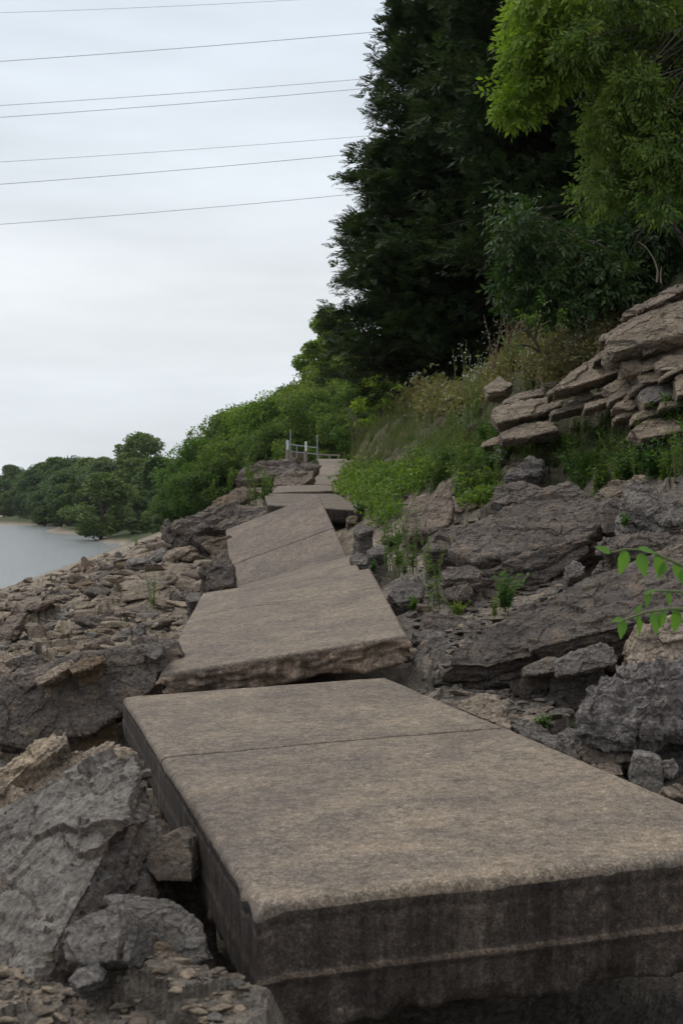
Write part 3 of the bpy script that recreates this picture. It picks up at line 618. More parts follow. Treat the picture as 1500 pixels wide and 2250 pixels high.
R('stone', 'stone', 'flat dark rock right of the second slab', [(928,1360),(946,1345),(1004,1347),(1078,1366),(1066,1384),(1000,1394),(935,1378)], 9, (-.05,-.35,.93), (0,.1,-.16), 'dark')
R('stone', 'stone', 'small flat grey rock just in front of the flat dark rock', [(905,1390),(940,1378),(985,1387),(975,1404),(918,1406)], 8.5, (0,-.35,.93), (0,.05,-.12), 'grey')
R('stone', 'stone', 'dark blocky rock left of the big rounded boulder, topmost of two',
  [(969,1256),(983,1246),(1037,1241),(1058,1252),(1054,1268),(975,1272)], 10, (-.1,-.5,.86), (0,.08,-.15), 'dark', amp=.7)
R('stone', 'stone', 'dark rock under the blocky rock left of the rounded boulder', [(978,1292),(1030,1284),(1040,1300),(1030,1318),(984,1316)], 9.8, (0,-.8,.5), (0,.2,-.05), 'dark')
R('stone', 'stone', 'wedge-shaped grey rock propped on the left end of the rounded boulder',
  [(934,1200),(950,1175),(975,1160),(1027,1150),(1010,1175),(992,1200),(940,1210)], 11.6, (-.2,-.4,.87), (0,.1,-.24), 'dark')
R('boulder', B, 'dark layered boulder lying in weeds just above the big rounded boulder',
  [(1078,1098),(1095,1070),(1125,1058),(1165,1055),(1202,1075),(1160,1092),(1110,1108)], 12.6, (-.05,-.35,.93), (0,.1,-.22), 'dark', strata=1.4)
R('stone', 'stone', 'knobbly grey rock in the scree above the dark layered boulder', [(1110,1040),(1135,1018),(1165,1006),(1190,1012),(1190,1032),(1150,1044)], 14.2, (0,-.5,.85), (0,.1,-.16), 'pale', amp=1.3)
R('stone', 'stone', 'shadowed ledge in scree right of the knobbly rock', [(1195,1025),(1240,1006),(1290,1002),(1296,1020),(1240,1035)], 14.8, (0,-.5,.85), (0,.1,-.1), 'grey')
R('boulder', B, 'tilted purplish slab of stone among weeds right of the raised slab',
  [(884,1150),(892,1112),(912,1094),(960,1080),(990,1084),(996,1110),(985,1150),(950,1168),(900,1175)], 13.6, (-.15,-.6,.78), (0,.2,-.16), 'brown', strata=.6, amp=.6)
R('boulder', B, 'flat purplish rock face half hidden in grass higher on the slope', [(880,1036),(905,1002),(945,986),(975,996),(970,1028),(930,1040)], 18.5, (-.15,-.6,.78), (0,.2,-.2), 'brown', strata=.6, amp=.6)
R('boulder', B, 'jagged grey boulder at the upper right with dead sticks on its left end',
  [(1364,1080),(1388,1058),(1430,1068),(1492,1100),(1540,1120),(1530,1150),(1459,1149),(1425,1118),(1376,1102)], 9.6, (-.1,-.5,.86), (0,.12,-.14), 'grey')
R('boulder', B, 'square dark block between the rounded boulder and the jagged grey boulder', [(1322,1108),(1345,1096),(1376,1100),(1380,1166),(1330,1170)], 10.2, (-.1,-.85,.4), (0,.4,0), 'dark', amp=.7)
R('stone', 'stone', 'long low rock shelf under the jagged grey boulder', [(1320,1180),(1400,1164),(1500,1152),(1560,1170),(1500,1196),(1400,1200),(1340,1196)], 9.0, (-.1,-.45,.88), (0,.15,-.16), 'dark')
R('stone', 'stone', 'brown earth-topped slab behind the jagged grey boulder', [(1308,1082),(1350,1058),(1410,1041),(1422,1056),(1372,1070),(1336,1092)], 11.4, (-.1,-.4,.9), (0,.1,-.16), 'tan')
R('boulder', B, 'reddish-grey boulder at the right edge above the green leaves', [(1440,1212),(1480,1190),(1560,1182),(1600,1230),(1540,1262),(1470,1250)], 7.9, (-.3,-.4,.86), (0,.2,-.3), 'brown')
R('stone', 'stone', 'small grey stone wedged at the right foot of the rounded boulder', [(1242,1246),(1262,1230),(1286,1244),(1278,1264),(1250,1268)], 9.7, (0,-.6,.8), (0,.12,-.08), 'grey')
R('stone', 'stone', 'pale grey stone in the gap right of the thin slab', [(852,1304),(878,1274),(915,1266),(932,1288),(926,1312),(872,1326)], 10.3, (-.1,-.5,.86), (0,.1,-.14), 'grey', amp=.8)
R('stone', 'stone', 'blue-grey angular stone below the curved slab end', [(776,1162),(785,1153),(817,1153),(820,1164),(788,1173)], 15.2, (0,-.5,.86), (0,.1,-.12), 'grey', amp=.6)
R('stone', 'stone', 'tan stone propping the curved slab', [(760,1140),(768,1134),(784,1134),(783,1150),(762,1151)], 18.3, (0,-.85,.5), (0,.2,0), 'tan', amp=.6)
R('stone', 'stone', 'grey flake stones beside the raised slab edge', [(805,1208),(830,1196),(852,1202),(846,1216),(815,1220)], 13.2, (0,-.4,.9), (0,.1,-.12), 'grey')
R('stone', 'stone', 'brown-grey stone resting on edge right of the steep slab', [(768,1222),(790,1212),(812,1222),(806,1240),(780,1240)], 12.8, (0,-.5,.86), (0,.1,-.12), 'grey')

# cliff ledges
C = 'rock ledge'
for (lab, poly, d, e_, mt) in [
  ('reddish mass of rock at the very top of the cliff, right edge', [(1395,682),(1420,660),(1470,632),(1530,604),(1600,580),(1620,640),(1480,675),(1420,694)], 15.2, .3, 'dark'),  # dark stone colour here stands in for shade from the overhanging trees
  ('thin dark ledge directly above the largest overhanging ledge', [(1366,708),(1400,684),(1460,666),(1540,640),(1600,650),(1450,695),(1385,716)], 14.2, .2, 'brown'),
  ('largest overhanging ledge of the cliff with a deep shadow under it', [(1335,762),(1346,738),(1397,712),(1440,690),(1500,673),(1590,650),(1600,700),(1500,730),(1440,745),(1400,755),(1350,770)], 13.3, .2, 'brown'),
  ('long tilted ledge in the middle of the cliff left of the pale blocks', [(1211,855),(1233,833),(1280,808),(1320,790),(1366,778),(1374,806),(1325,828),(1255,850)], 14, .17, 'brown'),
  ('tan ledge running under the overhanging ledge to the right edge', [(1362,788),(1420,765),(1500,744),(1590,725),(1600,770),(1480,795),(1400,812),(1368,808)], 13.2, .15, 'tan'),
  ('lowest left ledge with a black hollow beneath, above the weeds', [(1082,915),(1088,893),(1133,878),(1212,870),(1222,892),(1160,912),(1092,926)], 15, .17, 'brown'),
  ('small flat ledge at the left end of the cliff below the dark trees', [(1062,848),(1097,825),(1125,843),(1104,860),(1070,862)], 16.3, .2, 'brown'),
  ('pale rounded block under the tan ledge', [(1398,820),(1445,804),(1480,815),(1472,834),(1410,840)], 12.9, .13, 'tan'),
  ('biggest pale tan block low in the cliff', [(1404,862),(1427,842),(1478,834),(1484,866),(1440,882),(1415,884)], 12.6, .16, 'pale'),
  ('grey block on the tan ledge at the right of the cliff', [(1437,798),(1470,780),(1540,770),(1550,800),(1450,812)], 12.8, .13, 'brown'),
  ('pale stepped rock left of the biggest pale block', [(1345,895),(1373,870),(1405,858),(1412,882),(1385,898)], 12.9, .13, 'tan'),
  ('cream block at the right edge beside the biggest pale block', [(1484,826),(1540,812),(1560,855),(1488,866)], 12.3, .16, 'tan'),
  ('little reddish wedge under the long tilted ledge', [(1262,872),(1293,850),(1304,870),(1277,880)], 13.9, .12, 'brown'),
  ('narrow brown ledge between the long tilted ledge and the pale blocks', [(1328,848),(1366,824),(1402,830),(1408,848),(1345,860)], 13.4, .13, 'brown'),
  ('crumbling low ledge beneath the black hollow', [(1095,948),(1150,930),(1215,925),(1225,945),(1150,960),(1100,962)], 14.6, .15, 'brown'),
  ('brown layered shelf at the foot of the cliff, right', [(1385,945),(1420,920),(1500,905),(1560,915),(1500,945),(1410,960)], 12.2, .14, 'tan')]:
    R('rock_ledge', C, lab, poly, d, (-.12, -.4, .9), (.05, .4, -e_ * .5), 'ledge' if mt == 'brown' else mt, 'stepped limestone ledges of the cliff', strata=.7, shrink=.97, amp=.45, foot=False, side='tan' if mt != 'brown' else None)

rc = np.random.default_rng(99)
for k, (x, y, wd, d) in enumerate([(a_, b_, c_ * 1.5, d_) for a_, b_, c_, d_ in [(1260,893,70,13.8),(1395,905,60,12.8),(1450,900,80,12.5),(1390,848,70,13.2),(1430,832,60,12.9),(1330,878,60,13.6),(1290,800,60,14.6),(1350,762,60,14.2),(1420,752,90,13.5),(1480,735,90,13.2),(1400,700,100,14.4),(1480,640,90,14.8),(1430,660,80,14.9),(1240,845,50,14.6),(1150,868,60,15.4),(1190,900,60,15.0),(1505,800,70,12.6),(1500,880,70,12.3),(1090,968,40,15.4)]]):
    sl = -.28 - .25 * (y < 850); pts = []
    for t in np.linspace(0, 1, 6): pts.append((x - wd / 2 + wd * t, y + sl * wd * (t - .5) - rc.uniform(2, 9)))
    for t in np.linspace(1, 0, 6): pts.append((x - wd / 2 + wd * t + rc.uniform(-4, 4), y + sl * wd * (t - .5) + rc.uniform(1, 8)))
    R('rock_ledge', C, 'thin layered ledge ' + ('beside the overhanging ledge' if y < 790 else 'among the pale blocks' if x > 1370 and y < 870 else 'at the foot of the cliff' if y > 920 else 'below the long tilted ledge' if x > 1220 else 'near the black hollow') + ', ' + ['broken', 'flat', 'wedge shaped', 'chipped', 'short', 'sloping', 'pale edged', 'narrow'][k % 8], pts, d, (-.14, -.45, .88), (.03, .3, -rc.uniform(.03, .07)), 'brown' if y < 720 else rc.choice(['ledge', 'ledge', 'tan', 'brown']), 'stepped limestone ledges of the cliff', strata=.7, shrink=.98, amp=.4, foot=False)  # topmost ledges stay brown: tree shade painted into their stone colour
# left side
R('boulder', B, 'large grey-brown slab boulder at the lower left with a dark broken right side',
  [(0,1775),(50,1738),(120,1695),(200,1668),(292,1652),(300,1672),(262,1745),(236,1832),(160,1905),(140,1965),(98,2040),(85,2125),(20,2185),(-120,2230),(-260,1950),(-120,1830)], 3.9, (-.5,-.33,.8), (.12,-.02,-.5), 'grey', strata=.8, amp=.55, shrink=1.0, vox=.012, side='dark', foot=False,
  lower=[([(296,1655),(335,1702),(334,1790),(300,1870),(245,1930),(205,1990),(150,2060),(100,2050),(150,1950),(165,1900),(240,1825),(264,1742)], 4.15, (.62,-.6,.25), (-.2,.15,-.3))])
R('boulder', B, 'large dark boulder left of the near slab with a black gap beneath',
  [(5,1575),(40,1515),(85,1485),(150,1452),(230,1432),(310,1418),(356,1424),(352,1470),(330,1510),(270,1548),(200,1598),(60,1625),(20,1632),(-80,1600),(-120,1540)], 7.35, (-.12,-.8,.56), (0,.7,-.08), 'dark', strata=1.0, amp=.65, foot=False, pit=.5)
R('stone', 'stone', 'tan flake capping the left shoulder of the large dark boulder', [(70,1496),(105,1472),(152,1452),(156,1466),(120,1488),(85,1506)], 7.2, (-.1,-.55,.8), (0,.2,-.05), 'tan', strata=1.3)
R('stone', 'stone', 'ochre flake on top of the large dark boulder near its middle', [(150,1468),(185,1448),(222,1438),(226,1452),(195,1468),(158,1482)], 7.2, (-.1,-.55,.8), (0,.2,-.05), 'rust', strata=1.3)
R('boulder', B, 'flat tan layered rock in front of the large dark left boulder',
  [(-100,1735),(0,1695),(60,1662),(150,1642),(240,1636),(288,1640),(300,1662),(240,1690),(150,1720),(60,1755),(0,1775),(-100,1790)], 5.6, (-.12,-.5,.85), (0,.1,-.25), 'tan', strata=1.5, amp=1.2)
R('stone', 'stone', 'small layered rock at the left edge under the tan layered rock', [(-40,1752),(0,1732),(46,1726),(58,1748),(20,1778),(-40,1800)], 5.0, (-.1,-.5,.85), (0,.1,-.15), 'tan')
R('stone', 'stone', 'dark rounded stone in the gap beside the near slab', [(322,1905),(330,1862),(355,1838),(385,1828),(412,1845),(422,1890),(420,1935),(345,1935)], 3.95, (-.1,-.8,.6), (.02,.3,-.05), 'dark', amp=.4, strata=.2)
R('stone', 'stone', 'angular light grey stone at bottom left between the brown boulder and a white sliver', [(136,2082),(148,2045),(185,2012),(256,1984),(264,2030),(256,2108),(200,2118),(140,2108)], 3.05, (-.25,-.75,.6), (.03,.1,-.06), 'grey', amp=.5, strata=.3)
R('stone', 'stone', 'thin white sliver of stone standing between two grey stones', [(268,2112),(272,2075),(286,2045),(304,2022),(302,2052),(290,2085),(284,2114)], 2.98, (-.3,-.8,.5), (.03,.05,-.04), 'pale', amp=.4)
R('stone', 'stone', 'rusty grey hollowed stone leaning towards the near slab at the bottom left', [(228,1972),(245,1962),(300,1972),(385,1990),(438,2035),(456,2105),(420,2112),(380,2100),(330,2060),(285,2010)], 3.2, (-.05,-.7,.7), (.0,.14,-.05), 'grey', amp=.6, strata=.5)
R('stone', 'stone', 'small brown pointed stone under the hollowed stone', [(312,2110),(345,2070),(372,2078),(380,2112)], 3.1, (0,-.8,.6), (0,.1,-.03), 'rust', amp=.5)
R('stone', 'stone', 'pale lump of stone in the rubble at the bottom left', [(152,2150),(170,2128),(215,2116),(228,2132),(222,2152),(170,2168)], 2.98, (0,-.6,.8), (0,.07,-.06), 'pale', amp=.6, foot=False)
R('stone', 'stone', 'yellow-brown rounded boulder on the left bank', [(62,1402),(66,1382),(80,1373),(97,1378),(102,1398),(92,1416),(70,1414)], 12.6, (0,-.8,.6), (0,.16,-.03), 'rust', amp=.5, strata=.3)
R('stone', 'stone', 'tilted brown slab at the left edge above the yellow-brown boulder', [(-40,1400),(-10,1378),(38,1346),(62,1340),(34,1384),(15,1398)], 14, (-.2,-.35,.9), (0,.1,-.15), 'brown')
R('boulder', B, 'flat tan slab at the left edge below the yellow-brown boulder', [(-40,1470),(0,1452),(20,1440),(62,1424),(78,1436),(40,1464),(10,1482)], 10.3, (-.15,-.4,.9), (0,.15,-.16), 'tan', strata=1.3)
R('stone', 'stone', 'dark split rock at the left edge next to the large dark boulder', [(-30,1482),(2,1456),(22,1474),(32,1510),(10,1530),(-30,1530)], 9.0, (-.1,-.7,.7), (0,.2,-.1), 'brown')
R('stone', 'stone', 'dark grey rock between tan slabs near the left edge', [(28,1455),(50,1440),(92,1440),(98,1458),(60,1468)], 10.2, (0,-.6,.8), (0,.12,-.08), 'dark')
R('boulder', B, 'tan-topped rock just behind the large dark boulder', [(26,1478),(60,1462),(92,1462),(120,1474),(90,1492),(45,1500)], 9.2, (-.1,-.4,.9), (0,.15,-.14), 'tan')
R('stone', 'stone', 'purple-grey upright rock behind the dark boulder', [(256,1420),(260,1390),(272,1382),(287,1380),(290,1418)], 10.9, (-.1,-.85,.5), (0,.15,0), 'grey', amp=.6)
R('stone', 'stone', 'white-streaked upright rock behind the dark boulder', [(288,1412),(296,1380),(306,1370),(316,1376),(316,1412)], 10.8, (-.1,-.85,.5), (0,.15,0), 'pale', amp=.6)
R('stone', 'stone', 'tall narrow stone leaning between the dark boulder and second slab', [(350,1500),(352,1450),(362,1410),(375,1402),(372,1450),(360,1490)], 7.9, (-.3,-.85,.4), (.0,.2,-.1), 'pale', amp=.6)
R('stone', 'stone', 'small grey block on top of the large dark boulder, right end', [(316,1436),(318,1420),(340,1412),(358,1418),(356,1436),(340,1450)], 7.35, (-.1,-.7,.7), (0,.2,-.05), 'grey', amp=.6)
R('stone', 'stone', 'grey tilted block in the middle of the left bank', [(226,1334),(250,1310),(274,1308),(264,1334)], 16.5, (-.1,-.6,.75), (0,.2,-.08), 'grey')
R('stone', 'stone', 'bluish grey rock face in the middle of the left bank', [(264,1338),(282,1310),(318,1304),(322,1340),(290,1348)], 16, (-.1,-.7,.65), (0,.3,-.08), 'grey')
R('stone', 'stone', 'long thin slab in the middle of the left bank', [(158,1376),(178,1362),(205,1358),(222,1370),(190,1378)], 13.8, (-.1,-.35,.9), (0,.1,-.12), 'brown')
R('stone', 'stone', 'long brown slab near the water on the left bank', [(188,1268),(210,1254),(240,1250),(272,1249),(284,1255),(240,1268),(204,1274)], 25, (-.2,-.3,.9), (0,.2,-.2), 'brown')
R('boulder', B, 'orange-brown tilted slab on the crest of the left bank', [(286,1242),(300,1222),(322,1204),(342,1200),(348,1212),(318,1238)], 24, (-.2,-.4,.9), (0,.2,-.2), 'rust')
R('boulder', B, 'grey tilted slab right of the orange-brown slab on the bank', [(306,1244),(330,1216),(350,1206),(352,1220),(326,1246)], 22, (-.1,-.5,.85), (0,.2,-.15), 'grey')
R('stone', 'stone', 'small upright stone against the water', [(251,1221),(254,1213),(261,1213),(270,1224),(275,1238),(262,1238)], 29, (0,-.9,.3), (.0,.3,0), 'grey', amp=.5)
R('stone', 'stone', 'brown rock left of the upright stone', [(206,1246),(222,1236),(240,1228),(259,1230),(262,1242),(232,1249)], 29, (-.1,-.5,.85), (0,.3,-.2), 'brown')
R('rock_outcrop', 'rock outcrop', 'dark jutting outcrop left of the raised slab',
  [(361,1150),(372,1143),(385,1137),(411,1135),(449,1119),(492,1107),(556,1106),(586,1116),(590,1130),(524,1149),(471,1158),(428,1171),(407,1174),(372,1163)], 19.3, (-.12,-.42,.9), (.0,.3,-.22), 'dark', strata=1.0, amp=1.3,
  lower=[([(424,1180),(440,1166),(470,1156),(512,1148),(512,1170),(500,1200),(478,1212),(450,1200),(434,1190)], 18.6, (-.1,-.85,.5), (0,.8,0))])
R('rock_outcrop', 'rock outcrop', 'brown rusty ledge under the dark jutting outcrop', [(440,1195),(470,1184),(505,1180),(510,1205),(500,1222),(470,1216)], 17.6, (-.1,-.8,.5), (0,.6,-.05), 'rust', strata=1.5)
R('boulder', B, 'dark grooved boulder against the lower left edge of the raised slab', [(453,1276),(458,1256),(470,1240),(498,1222),(512,1240),(514,1285),(482,1290),(460,1292)], 14.0, (-.3,-.7,.6), (0,.3,-.15), 'dark', strata=1.3)
R('boulder', B, 'brown-grey rock leaning above the dark grooved boulder', [(466,1236),(472,1222),(498,1206),(504,1226),(498,1240),(476,1250)], 15.2, (-.3,-.6,.7), (0,.3,-.15), 'brown')
R('stone', 'stone', 'dark reddish wedge left of the dark grooved boulder', [(434,1258),(440,1243),(466,1230),(466,1250),(449,1265)], 14.6, (-.4,-.7,.5), (0,.25,-.08), 'dark')
R('stone', 'stone', 'grey stones beside the left far corner of the second slab', [(408,1312),(420,1302),(444,1300),(440,1320),(415,1322)], 10.9, (-.1,-.5,.85), (0,.12,-.1), 'grey')
R('rock_outcrop', 'rock outcrop', 'orange-brown sloping rock above the jutting outcrop', [(446,1120),(470,1100),(500,1082),(535,1066),(548,1074),(548,1092),(520,1106),(480,1110)], 24, (-.2,-.5,.85), (0,.4,-.35), 'rust', strata=.8)
R('rock_outcrop', 'rock outcrop', 'long dark overhanging ledge on the skyline below the railing',
  [(514,1052),(530,1036),(560,1020),(600,1014),(650,1014),(690,1018),(694,1028),(640,1034),(590,1040),(545,1056)], 40, (-.05,-.3,.95), (0,.8,-.3), 'dark', strata=1.5)
R('rock_outcrop', 'rock outcrop', 'brown lower ledge below the skyline ledge', [(600,1046),(640,1036),(690,1033),(688,1050),(664,1064),(604,1068)], 37.5, (-.1,-.5,.85), (0,.8,-.4), 'brown', strata=1.6)

# generic loose stones: many shapes, the largest seen are single objects, the rest one mass
def stone_mesh(i, res):
    rl = np.random.default_rng(500 + i)
    H = rl.normal(size=(11, 3)); H /= np.linalg.norm(H, axis=1)[:, None]; H *= rl.uniform(.75, 1.05, 11)[:, None]
    H *= np.array([1, rl.uniform(.55, .85), rl.uniform(.2, .36)]) * .5
    me = remesh(None, [H], .045 if res else .11); rough(me, .8, (0, .1, 1), 40 + i, 1.0 if res else .6, 1.0, fine=1.0 if res else 0)
    return me
BIG = [stone_mesh(20 + i, True) for i in range(8)]
def arr(me):
    n = len(me.vertices); V = np.zeros(n * 3, np.float32); me.vertices.foreach_get('co', V)
    q = np.zeros(len(me.polygons) * 4, np.int32); me.loops.foreach_get('vertex_index', q); return V.reshape(-1, 3).astype(float), q.reshape(-1, 4)
def hull_tris(i):
    import bmesh
    rl = np.random.default_rng(700 + i); bm = bmesh.new(); H = rl.normal(size=(13, 3)); H /= np.linalg.norm(H, axis=1)[:, None]; H *= rl.uniform(.8, 1.05, 13)[:, None] * np.array([1, rl.uniform(.5, .85), rl.uniform(.2, .42)]) * .5
    vs_ = [bm.verts.new(p) for p in H]; r = bmesh.ops.convex_hull(bm, input=vs_); junk = [g for g in r['geom_interior'] + r['geom_unused'] if isinstance(g, bmesh.types.BMVert)]
    if junk: bmesh.ops.delete(bm, geom=list(set(junk)), context='VERTS')
    bmesh.ops.bevel(bm, geom=bm.edges[:], offset=.02, segments=1, affect='EDGES'); bmesh.ops.triangulate(bm, faces=bm.faces[:]); bm.verts.index_update()
    V = np.array([v.co[:] for v in bm.verts]); T = np.array([[v.index for v in f.verts] for f in bm.faces]); bm.free(); return V, T
SA = [hull_tris(i) for i in range(12)]
MATK = ['grey', 'dark', 'brown', 'tan', 'rust']
def scatter():
    X, Y, S, K, Z = [], [], [], [], []
    r = np.random.default_rng(77)
    def region(n, ulo, uhi, dlo, dhi, smin, smax, zone, pw=2.2, cond=None, md=.85):
        d = np.exp(r.uniform(np.log(dlo), np.log(dhi), n)); u = r.uniform(ulo, uhi, n); x = u * d
        s = smin + (smax - smin) * r.uniform(0, 1, n) ** pw; s = s * np.clip(d / 8, .5, 2.4)
        m = slabdist(x, d) > (md + s * .4)
        if cond is not None: m &= cond(x, d)
        X.append(x[m]); Y.append(d[m]); S.append(s[m]); Z.append(np.full(m.sum(), zone))
    onland = lambda x, d: base_z(x, d) > .05
    region(13000, -.42, .0, 4, 60, .025, .36, 0, 4.2, onland)
    region(4200, .05, .42, 4.0, 20, .03, .22, 1, 2.6, lambda x, d: (x < np.interp(d, [4, 8, 14, 20], [2.2, 2.0, 1.6, .9])))
    region(900, .1, .42, 9, 18, .03, .2, 2, 3.0, None)
    region(2400, -.3, -.05, 1.9, 3.9, .04, .16, 0, 2.4, lambda x, d: (x < -.22) & (x > -1.1), .7)
    region(3600, .08, .36, 4.4, 9.5, .03, .15, 1, 2.4, lambda x, d: (x < np.interp(d, [4, 8, 14], [2.0, 1.9, 1.6])), .8)
    X, Y, S, Z = map(np.concatenate, (X, Y, S, Z)); zz = full_z(X, Y)
    px = 750 + F * X / Y; py = Y0 + F * (ZC - zz) / Y; vis = (px > -30) & (px < 1530) & (py < 2280) & (py > 500)
    app = S / Y * vis; order = np.argsort(-app); top = set(order[:230].tolist()); med = app[order[110]]
    TV = []; TQ = []; TM = []; tn = 0
    grp = {0: 'loose limestone fragments on the left bank', 1: 'loose stones in the rubble right of the walkway', 2: 'loose rocks on the scree below the cliff'}
    def where(x, y, s):
        if y > 1900: return 'in the bottom left rubble' if x < 330 else 'in the rubble against the near slab'
        if y < 1095 and x > 750: return 'on the scree under the cliff' if x > 1100 else 'on the weedy slope'
        if x < 750:
            if y > 1640: return 'beside the slab boulder at lower left'
            if y > 1500: return 'under the large dark left boulder'
            if y > 1400: return 'by the large dark left boulder' if x > 150 else 'among tan slabs at the left edge'
            if y > 1330: return ('at the left edge above the yellow-brown boulder' if x < 120 else 'in the middle of the left bank' if x < 290 else 'just left of the second slab')
            if y > 1260: return ('near the water line at far left' if x < 120 else 'on the upper left bank' if x < 300 else 'left of the thin sliver slab')
            if y > 1190: return 'on the bank skyline by the driftwood' if x < 300 else 'below the dark jutting outcrop'
            return 'around the jutting outcrop' if y > 1090 else 'by the skyline ledge'
        if y > 1600: return 'between the near slab and the pitted boulder'
        if y > 1480: return 'right of the near slab, below the long sloping boulder' if x < 1150 else 'left of the pitted boulder'
        if y > 1340: return 'beside the second slab, at the foot of the long boulder'
        if y > 1240: return 'right of the second slab near the lime sedum' if x < 1100 else 'between the two big right-hand boulders'
        if y > 1140: return 'beside the steep raised slab' if x < 940 else 'around the big rounded boulder'
        return 'near the end of the curved slab' if x < 900 else 'above the rounded boulder'
    CW = ['grey', 'dark grey', 'brown', 'tan', 'rusty']
    pal = {0: [.14, .05, .31, .45, .05], 1: [.56, .08, .12, .22, .02], 2: [.15, .05, .3, .45, .05]}
    for i in range(len(X)):
        rot = (r.normal() * .22, r.normal() * .22, r.uniform(0, 6.28)); k = r.integers(8); mk = r.choice(5, p=pal[int(Z[i])])
        if i in top:
            key = (k, mk)
            if key not in CACHE:
                m = BIG[k].copy(); m.materials.append(M[MATK[mk]]); m.name = 'stone'; CACHE[key] = m
            sc = S[i]; o = link('stone', CACHE[key], loc=(X[i], Y[i], zz[i] + S[i] * .08), rot=rot, sc=(sc, sc, sc * r.uniform(.8, 1.3)))
            o.data = CACHE[key]; tag(o, ('small ' if app[i] < med else 'larger ') + CW[mk] + ' loose stone ' + where(px[i], py[i], S[i]), 'stone', grp[int(Z[i])])
        else:
            V, Q = SA[r.integers(12)]; cx, sx = math.cos(rot[0]), math.sin(rot[0]); cz, sz = math.cos(rot[2]), math.sin(rot[2])
            Rm = np.array([[cz, -sz, 0], [sz, cz, 0], [0, 0, 1]]) @ np.array([[1, 0, 0], [0, cx, -sx], [0, sx, cx]])
            TV.append((V * S[i]) @ Rm.T + np.array([X[i], Y[i], zz[i] + S[i] * .06])); TQ.append(Q + tn); tn += len(V); TM.append(np.full(len(Q), mk))
    tag(link('rubble', mesh_np('rubble', np.concatenate(TV), np.concatenate(TQ), [M[k] for k in MATK], np.concatenate(TM))), 'small broken limestone rubble covering the bank', 'rubble', kind='stuff')
CACHE = {}
scatter()

# ------------------------------------------------------------------ power lines
def wires():
    W = [('faint highest power line crossing the top left corner of the sky', (0,28), (700,-3), .008), ('second power line from the top, reaching the cedar tip', (0,135), (860,67), .013),
         ('upper one of the close middle pair of power lines', (0,232), (840,170), .011), ('lower one of the close middle pair of power lines', (0,258), (850,190), .012),
         ('third power line from the bottom', (0,356), (790,300), .009), ('second power line from the bottom', (0,405), (760,340), .012), ('lowest power line over the river', (0,493), (740,430), .011)]
    for lab, a, b, rad in W:
        A = P(a[0], a[1], 62); Bp = P(b[0], b[1], 66); D = Bp - A
        t = np.linspace(-2.2, 2.6, 50); pts = A + D * t[:, None]; pts[:, 2] += .25 * ((t - .5) ** 2 - .25) * .9
        g = Geo(); g.tube(pts - A, rad, 5); tag(link('power_line', g.build('power_line', [M['wire']]), loc=A), lab, 'power line', 'power lines crossing the sky')
wires()

# ------------------------------------------------------------------ railing at the crest
def railing():
    d = 62.0; g0 = P(665, 1008, d)
    root = empty('railing', g0); tag(root, 'galvanised pipe railing with tall thin posts and white-topped posts on the crest', 'railing')
    def v(px, py, dd=0): return P(px, py, d + dd) - g0
    def part(name, fn, mat, lab=None):
        g = Geo(); fn(g); o = link(name, g.build(name, [M[mat]]), root)
        if lab: o['label'] = lab
    for (x, y1, y2, dd) in ((638, 944, 1012, 0), (697, 955, 1006, 1)):
        part('tall_post', lambda g: g.tube([v(x, y2 + 6, dd), v(x, y1, dd)], .028, 6), 'metal')
    part('rail', lambda g: g.tube([v(632, 976, 0), v(697, 984, 1)], .024, 6), 'metal')
    part('rail', lambda g: g.tube([v(636, 992, 0), v(697, 998, 1)], .024, 6), 'metal')
    for x, y1 in ((652, 978), (629, 966)): part('upright', lambda g: g.tube([v(x, 1006), v(x, y1)], .022, 6), 'metal')
    for (x, y1, y2, y3) in ((632, 967, 988, 1014), (672, 970, 991, 1008)):
        def f(g): g.box((v(x, y2) + v(x, y1)) / 2, (.08, .14, (y2 - y1) * d / F), .2)
        part('white_post_top', f, 'white')
        def f2(g): g.box((v(x - 1, y3 + 6) + v(x - 1, y2)) / 2, (.13, .15, (y3 + 6 - y2) * d / F + .002), .2)
        part('wooden_post', f2, 'post')
    def fs(g): g.box((v(638, 988) + v(638, 1022)) / 2, (.12, .14, 34 * d / F), .2)
    part('wooden_post', fs, 'post')
    s = empty('wooden_steps', P(656, 1008, 63)); tag(s, 'brown plank steps between the railing posts', 'steps')
    for k in range(4):
        g = Geo(); g.box((0, .25 * k, .03 + .06 * k + .02 * k), (.62, .25, .06)); link('plank', g.build('plank', [M['plank']]), s)
    e = P(722, 1001, 67); r2 = empty('wooden_kerb', e); tag(r2, 'low weathered timber rail across the top of the path', 'timber rail')
    g = Geo(); g.tube([(-.55, 0, .06), (.2, .2, .02), (.6, .2, .02)], .045, 6); link('beam', g.build('beam', [M['post']]), r2)
    g = Geo()
    for x in (-.5, .05, .5): g.box((x, .1, -.1), (.08, .08, .3))
    link('support', g.build('support', [M['post']]), r2)
railing()

